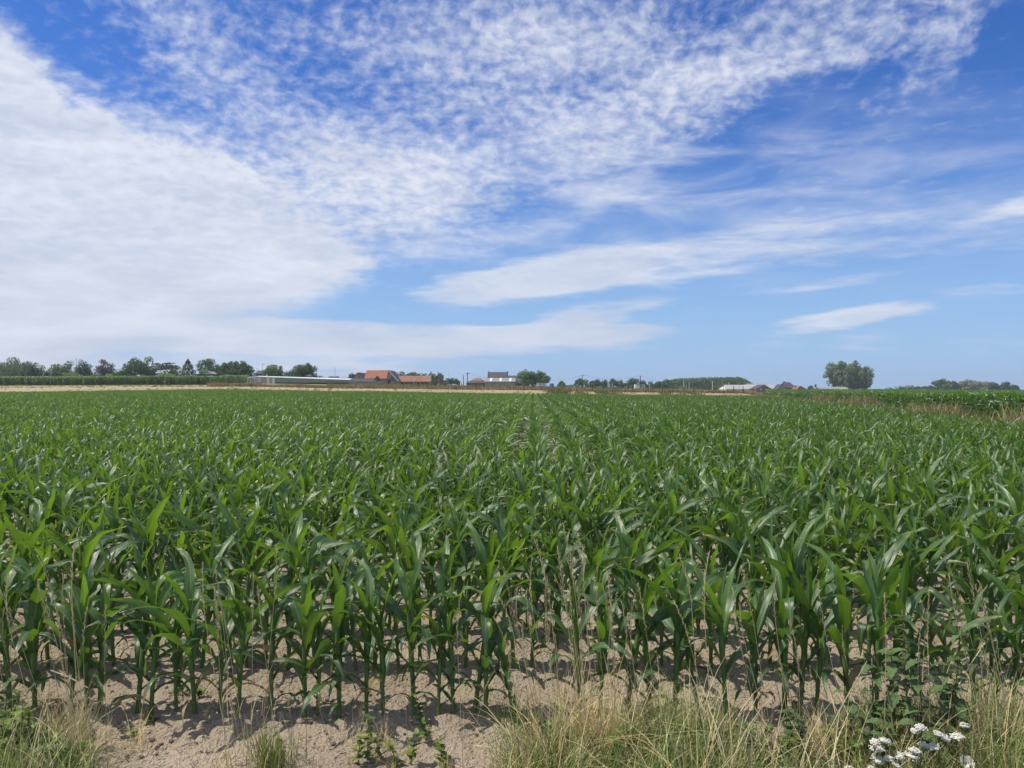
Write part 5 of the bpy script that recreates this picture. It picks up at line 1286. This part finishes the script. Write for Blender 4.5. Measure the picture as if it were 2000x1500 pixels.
for px, d, h, n, sc, lb in [(718, 4.02, .24, 6, 1.0, 'leafy weed with arrow-shaped leaves on the soil left of centre'), (700, 3.97, .16, 4, 1.0, 'low weed just left of the arrow-leaved weed'), (745, 4.0, .17, 4, .9, 'small weed just right of the arrow-leaved weed'), (803, 3.98, .17, 5, 1.0, 'yellow-green weed on dark stem right of the arrow-leaved weed'), (775, 3.95, .12, 4, .9, 'low bright weed between the two leafy weeds'), (862, 3.96, .13, 5, 1.0, 'yellowish low weed near the bottom, left of the grass verge'), (822, 4.42, .22, 7, .9, 'climbing leafy weed around a front maize stem'), (832, 4.25, .12, 4, .9, 'small weed in front of the climbing leafy weed'), (262, 4.28, .05, 4, .8, 'tiny green seedling on the bare soil at the left'), (302, 4.45, .06, 5, .9, 'tiny weed at the foot of a maize stem on the left'), (350, 4.9, .05, 5, .9, 'pale little weed between the first two maize rows at the left'), (388, 4.85, .05, 5, .9, 'second little weed between the first two maize rows at the left')]:
    leafy('leafy_weed', lb, 'weed', 'small weeds on the bare soil', px, d, h, WL, n, 3, sc, taper=.2)
for i, (px, d, h) in enumerate([(12, 3.9, .26), (38, 3.95, .2), (62, 3.9, .24), (88, 3.88, .16), (20, 4.05, .32), (50, 4.1, .22), (8, 4.15, .4), (110, 3.9, .14), (75, 4.0, .2), (135, 3.92, .15), (30, 4.2, .3), (165, 4.0, .12), (0, 3.85, .15), (48, 3.82, .12), (26, 3.86, .3), (70, 3.84, .26), (100, 3.86, .22), (56, 3.9, .34), (125, 3.85, .18), (15, 3.8, .3), (150, 3.86, .16), (84, 3.8, .2), (40, 3.84, .38), (110, 3.78, .2)]):
    leafy('leafy_weed', 'broad-leaved green weed in the dense growth at the lower left corner', 'weed', 'weeds in the lower left corner', px, d, h, WL if i % 3 else NL, 6, 3, 1.3, taper=.3)
for i, (px, d, h) in enumerate([(1520, 3.85, .2), (1560, 3.82, .22), (1620, 3.8, .2), (1655, 3.84, .24), (1640, 3.9, .22), (1895, 3.82, .24), (1920, 3.85, .2), (1870, 3.8, .26), (1840, 3.78, .2), (1690, 3.8, .2), (1780, 3.78, .2), (1905, 3.9, .3), (1950, 3.85, .22), (1130, 3.82, .14), (1255, 3.84, .15)]):
    leafy('leafy_weed', 'bright green leafy weed among the grass and white flowers at the lower right', 'weed', 'weeds in the lower right verge', px, d, h, WL, 6, 3, 1.1, taper=.3)

for i in range(34):
    px = rnd.uniform(1010, 1990); d = rnd.uniform(3.72, 3.98)
    leafy('leafy_weed', 'small green leafy weed half buried in the grass of the right verge', 'weed', 'weeds half buried in the right verge', px, d, rnd.uniform(.16, .34), WL if i % 4 else NL, 7, 3, rnd.uniform(.7, 1.2), taper=.3)
# yarrow
m_petal = mat('white_petals', (0.74, 0.72, 0.62), 0.7, 0.06, 30.0, transl=.15)
m_yst = mat('yarrow_stem', (0.16, 0.19, 0.07), 0.7, 0.25, 20.0)
def yarrow_head(seed, rad):
    r = random.Random(seed); mb = MB(); n = 44
    for i in range(n):
        q = math.sqrt((i + .5) / n) * rad * r.uniform(.85, 1.1); a = i * 2.39996; c = (q * math.cos(a), q * math.sin(a), -.35 * q * q / rad + r.gauss(0, .003)); s = r.uniform(.0038, .0058)
        mb.ball(c, (s, s, s * .55), 6, 3)
    mb.ball((0, 0, -.010), (rad * .92, rad * .92, .009), 12, 5)
    return mb.mesh('flower_head', m_petal, True)
def umbel(seed, rad, h):
    r = random.Random(seed); mb = MB()
    for i in range(9):
        a = i * 2.4; q = rad * .7 * math.sqrt((i + .5) / 9); mb.tube([(0, 0, h - .05), (q * math.cos(a) * .5, q * math.sin(a) * .5, h - .02), (q * math.cos(a), q * math.sin(a), h - .004)], .0011, 3)
    return mb
YH = [yarrow_head(i, .021 + .006 * (i % 3)) for i in range(5)]
YP = [(1708, 1446, 'leftmost of the white yarrow heads, above the lower pair'), (1730, 1443, 'white yarrow head just right of the leftmost one'), (1712, 1458, 'small white yarrow head just below the leftmost ones'), (1787, 1424, 'white yarrow head upper left of the group'), (1798, 1417, 'white yarrow head touching the upper left one'), (1833, 1430, 'broad white yarrow head in the middle of the upper row'), (1845, 1437, 'white yarrow head right under the broad one'), (1868, 1434, 'white yarrow head lower left of the single right one'), (1884, 1413, 'single white yarrow head farthest up on the right'), (1788, 1462, 'white yarrow head at the left of the long middle cluster'), (1803, 1452, 'white yarrow head in the long middle cluster'), (1822, 1455, 'white yarrow head at the right end of the middle cluster'), (1782, 1472, 'white yarrow head below the middle cluster'), (1757, 1474, 'white yarrow head above the lowest round one'), (1754, 1490, 'lowest round white yarrow head in the middle'), (1658, 1497, 'white yarrow head cut by the bottom edge at the left'), (1703, 1499, 'white yarrow head cut by the bottom edge below the leftmost group'), (1715, 1480, 'creamy yarrow head half hidden by grass'), (1735, 1478, 'pale yarrow head beside the half hidden one')]
for i, (px, py, lb) in enumerate(YP):
    d = 3.44 + .08 * rnd.random(); X = wx(px, d); zb = float(gz(X, d)); h = wz(py, d) - zb
    root = empty('yarrow_plant', (X, d, zb)); tag(root, lb, 'flower', 'white yarrow flowers in the verge')
    st = umbel(i, .036, h); st.tube([(rnd.gauss(0, .03), rnd.gauss(0, .02), 0), (rnd.gauss(0, .008), 0, h * .6), (0, 0, h - .05)], [.0028, .0022, .0018], 5); st.build('stem', m_yst, root, True)
    o = obj('flower_head', YH[i % 5], root); o.location = (0, 0, h); o.rotation_euler = (rnd.gauss(.15, .1), rnd.gauss(0, .12), rnd.uniform(0, 6.28))
    fl = MB()
    for k in range(7):
        z = h * (.15 + .1 * k); a = rnd.uniform(0, 6.28)
        for j in range(7):
            t = (j + 1) / 7 * .07; c = Vector((math.cos(a) * t, math.sin(a) * t, z + t * .5)); s = Vector((-math.sin(a), math.cos(a), .3)) * .014 * (1 - j / 9)
            fl.add([c - s, c + Vector((0, 0, .004)), c + s, c - Vector((0, 0, .004))], [(0, 1, 2, 3)])
    fl.build('feathery_leaves', m_weed, root)
# bindweed trumpet
d = 3.55; px, py = 1889, 1488; X = wx(px, d); zb = float(gz(X, d)); h = wz(py, d) - zb
root = empty('bindweed_flower', (X, d, zb)); tag(root, 'white trumpet-shaped bindweed flower at the bottom right corner', 'flower')
mb = MB(); n = 20; prof = [(.004, -.05), (.006, -.03), (.012, -.014), (.024, -.003), (.034, 0.0)]
for i, (rr, zz) in enumerate(prof):
    for k in range(n):
        a = 2 * math.pi * k / n; q = rr * (1 + .05 * math.cos(5 * a) * i / 4); mb.v.append((q * math.cos(a), q * math.sin(a), zz))
for i in range(len(prof) - 1):
    for k in range(n): mb.f.append((i * n + k, i * n + (k + 1) % n, (i + 1) * n + (k + 1) % n, (i + 1) * n + k))
o = mb.build('trumpet', m_petal, root, True); o.location = (0, 0, h); o.rotation_euler = (R(48), 0, R(8))
MB().tube([(0.03, .05, 0), (.02, .05, h * .5), (0, .04, h - .035)], .002, 5).build('stem', m_weed, root)
for k in range(6):
    o = obj('leaf', WL[k % 6], root); o.location = (.02, .05, h * (.2 + .11 * k)); o.rotation_euler = (0, 0, k * 1.1)
# fallen straws
def straw(label, p0, p1, d0, d1, r_=.003):
    a = Vector((wx(p0[0], d0), d0, wz(p0[1], d0))); c = Vector((wx(p1[0], d1), d1, wz(p1[1], d1)))
    m_ = a.lerp(c, .5) + Vector((0, 0, .01)); tag(MB().tube([a, m_, c], [r_, r_, r_ * .7], 5).build('broken_straw', m_hay), label, 'straw')
straw('long pale broken straw slanting up through the nettles on the right', (1593, 1478), (1693, 1291), 3.75, 3.95)
straw('pale broken straw slanting up at the right between maize and verge', (1862, 1355), (1923, 1255), 4.0, 4.1)
straw('bent pale straw across the maize stems at the left', (100, 1309), (172, 1343), 4.1, 4.05)
for k, (px, py, dx) in enumerate([(222, 1445, 10), (233, 1470, 16), (413, 1390, 12), (640, 1482, 20), (585, 1460, 4), (930, 1468, 12)]):
    d_ = F * CAM_H / (py - HOR) - .02; X = wx(px, d_); a = g.uniform(-1, 1)
    tag(MB().tube([(X, d_, .045), (X + dx * d_ / F, d_ + .08 * a, .05)], .003, 5).build('broken_straw', m_hay), 'short pale straw piece lying on the bare soil before the front row', 'straw', 'straw bits on the soil')
# loose clods
protos('clod', [(lambda mb: mb.mesh('clod', m_soil, True))((lambda q: q.ball((0, 0, 0), (.5, .42, .3), 7, 5))(MB())) for i in range(3)])
for key in ('clod',):
    for o in proto_col[key][0].objects:
        co = np.zeros(len(o.data.vertices) * 3, np.float32); o.data.vertices.foreach_get('co', co); co += g.normal(0, .06, co.shape); o.data.vertices.foreach_set('co', co)
n = 1500; yy = g.uniform(3.7, 9, n); xx = g.uniform(-1, 1, n) * .72 * yy
p = place(list(zip(xx, yy)), .03); scatter('soil_clods', p, g.uniform(0, 6.28, n), g.uniform(.006, .03, n) * g.uniform(.5, 1.3, n), 'clod', tilt=.4, seed=61)

protos('straw_bit', [MB().tube([(-.03 - .01 * i, 0, 0), (0, .004 * i, .002), (.03 + .01 * i, 0, 0)], [.0013, .0015, .001], 4).mesh('straw_bit', m_hay if i % 2 else m_brn) for i in range(5)])
n = 700; yy = g.uniform(3.75, 7, n); xx = g.uniform(-1, 1, n) * .70 * yy
p = place(list(zip(xx, yy)), .032); scatter('straw_litter', p, g.uniform(0, 6.28, n), g.uniform(.4, 1.3, n), 'straw_bit', tilt=.15, seed=62)
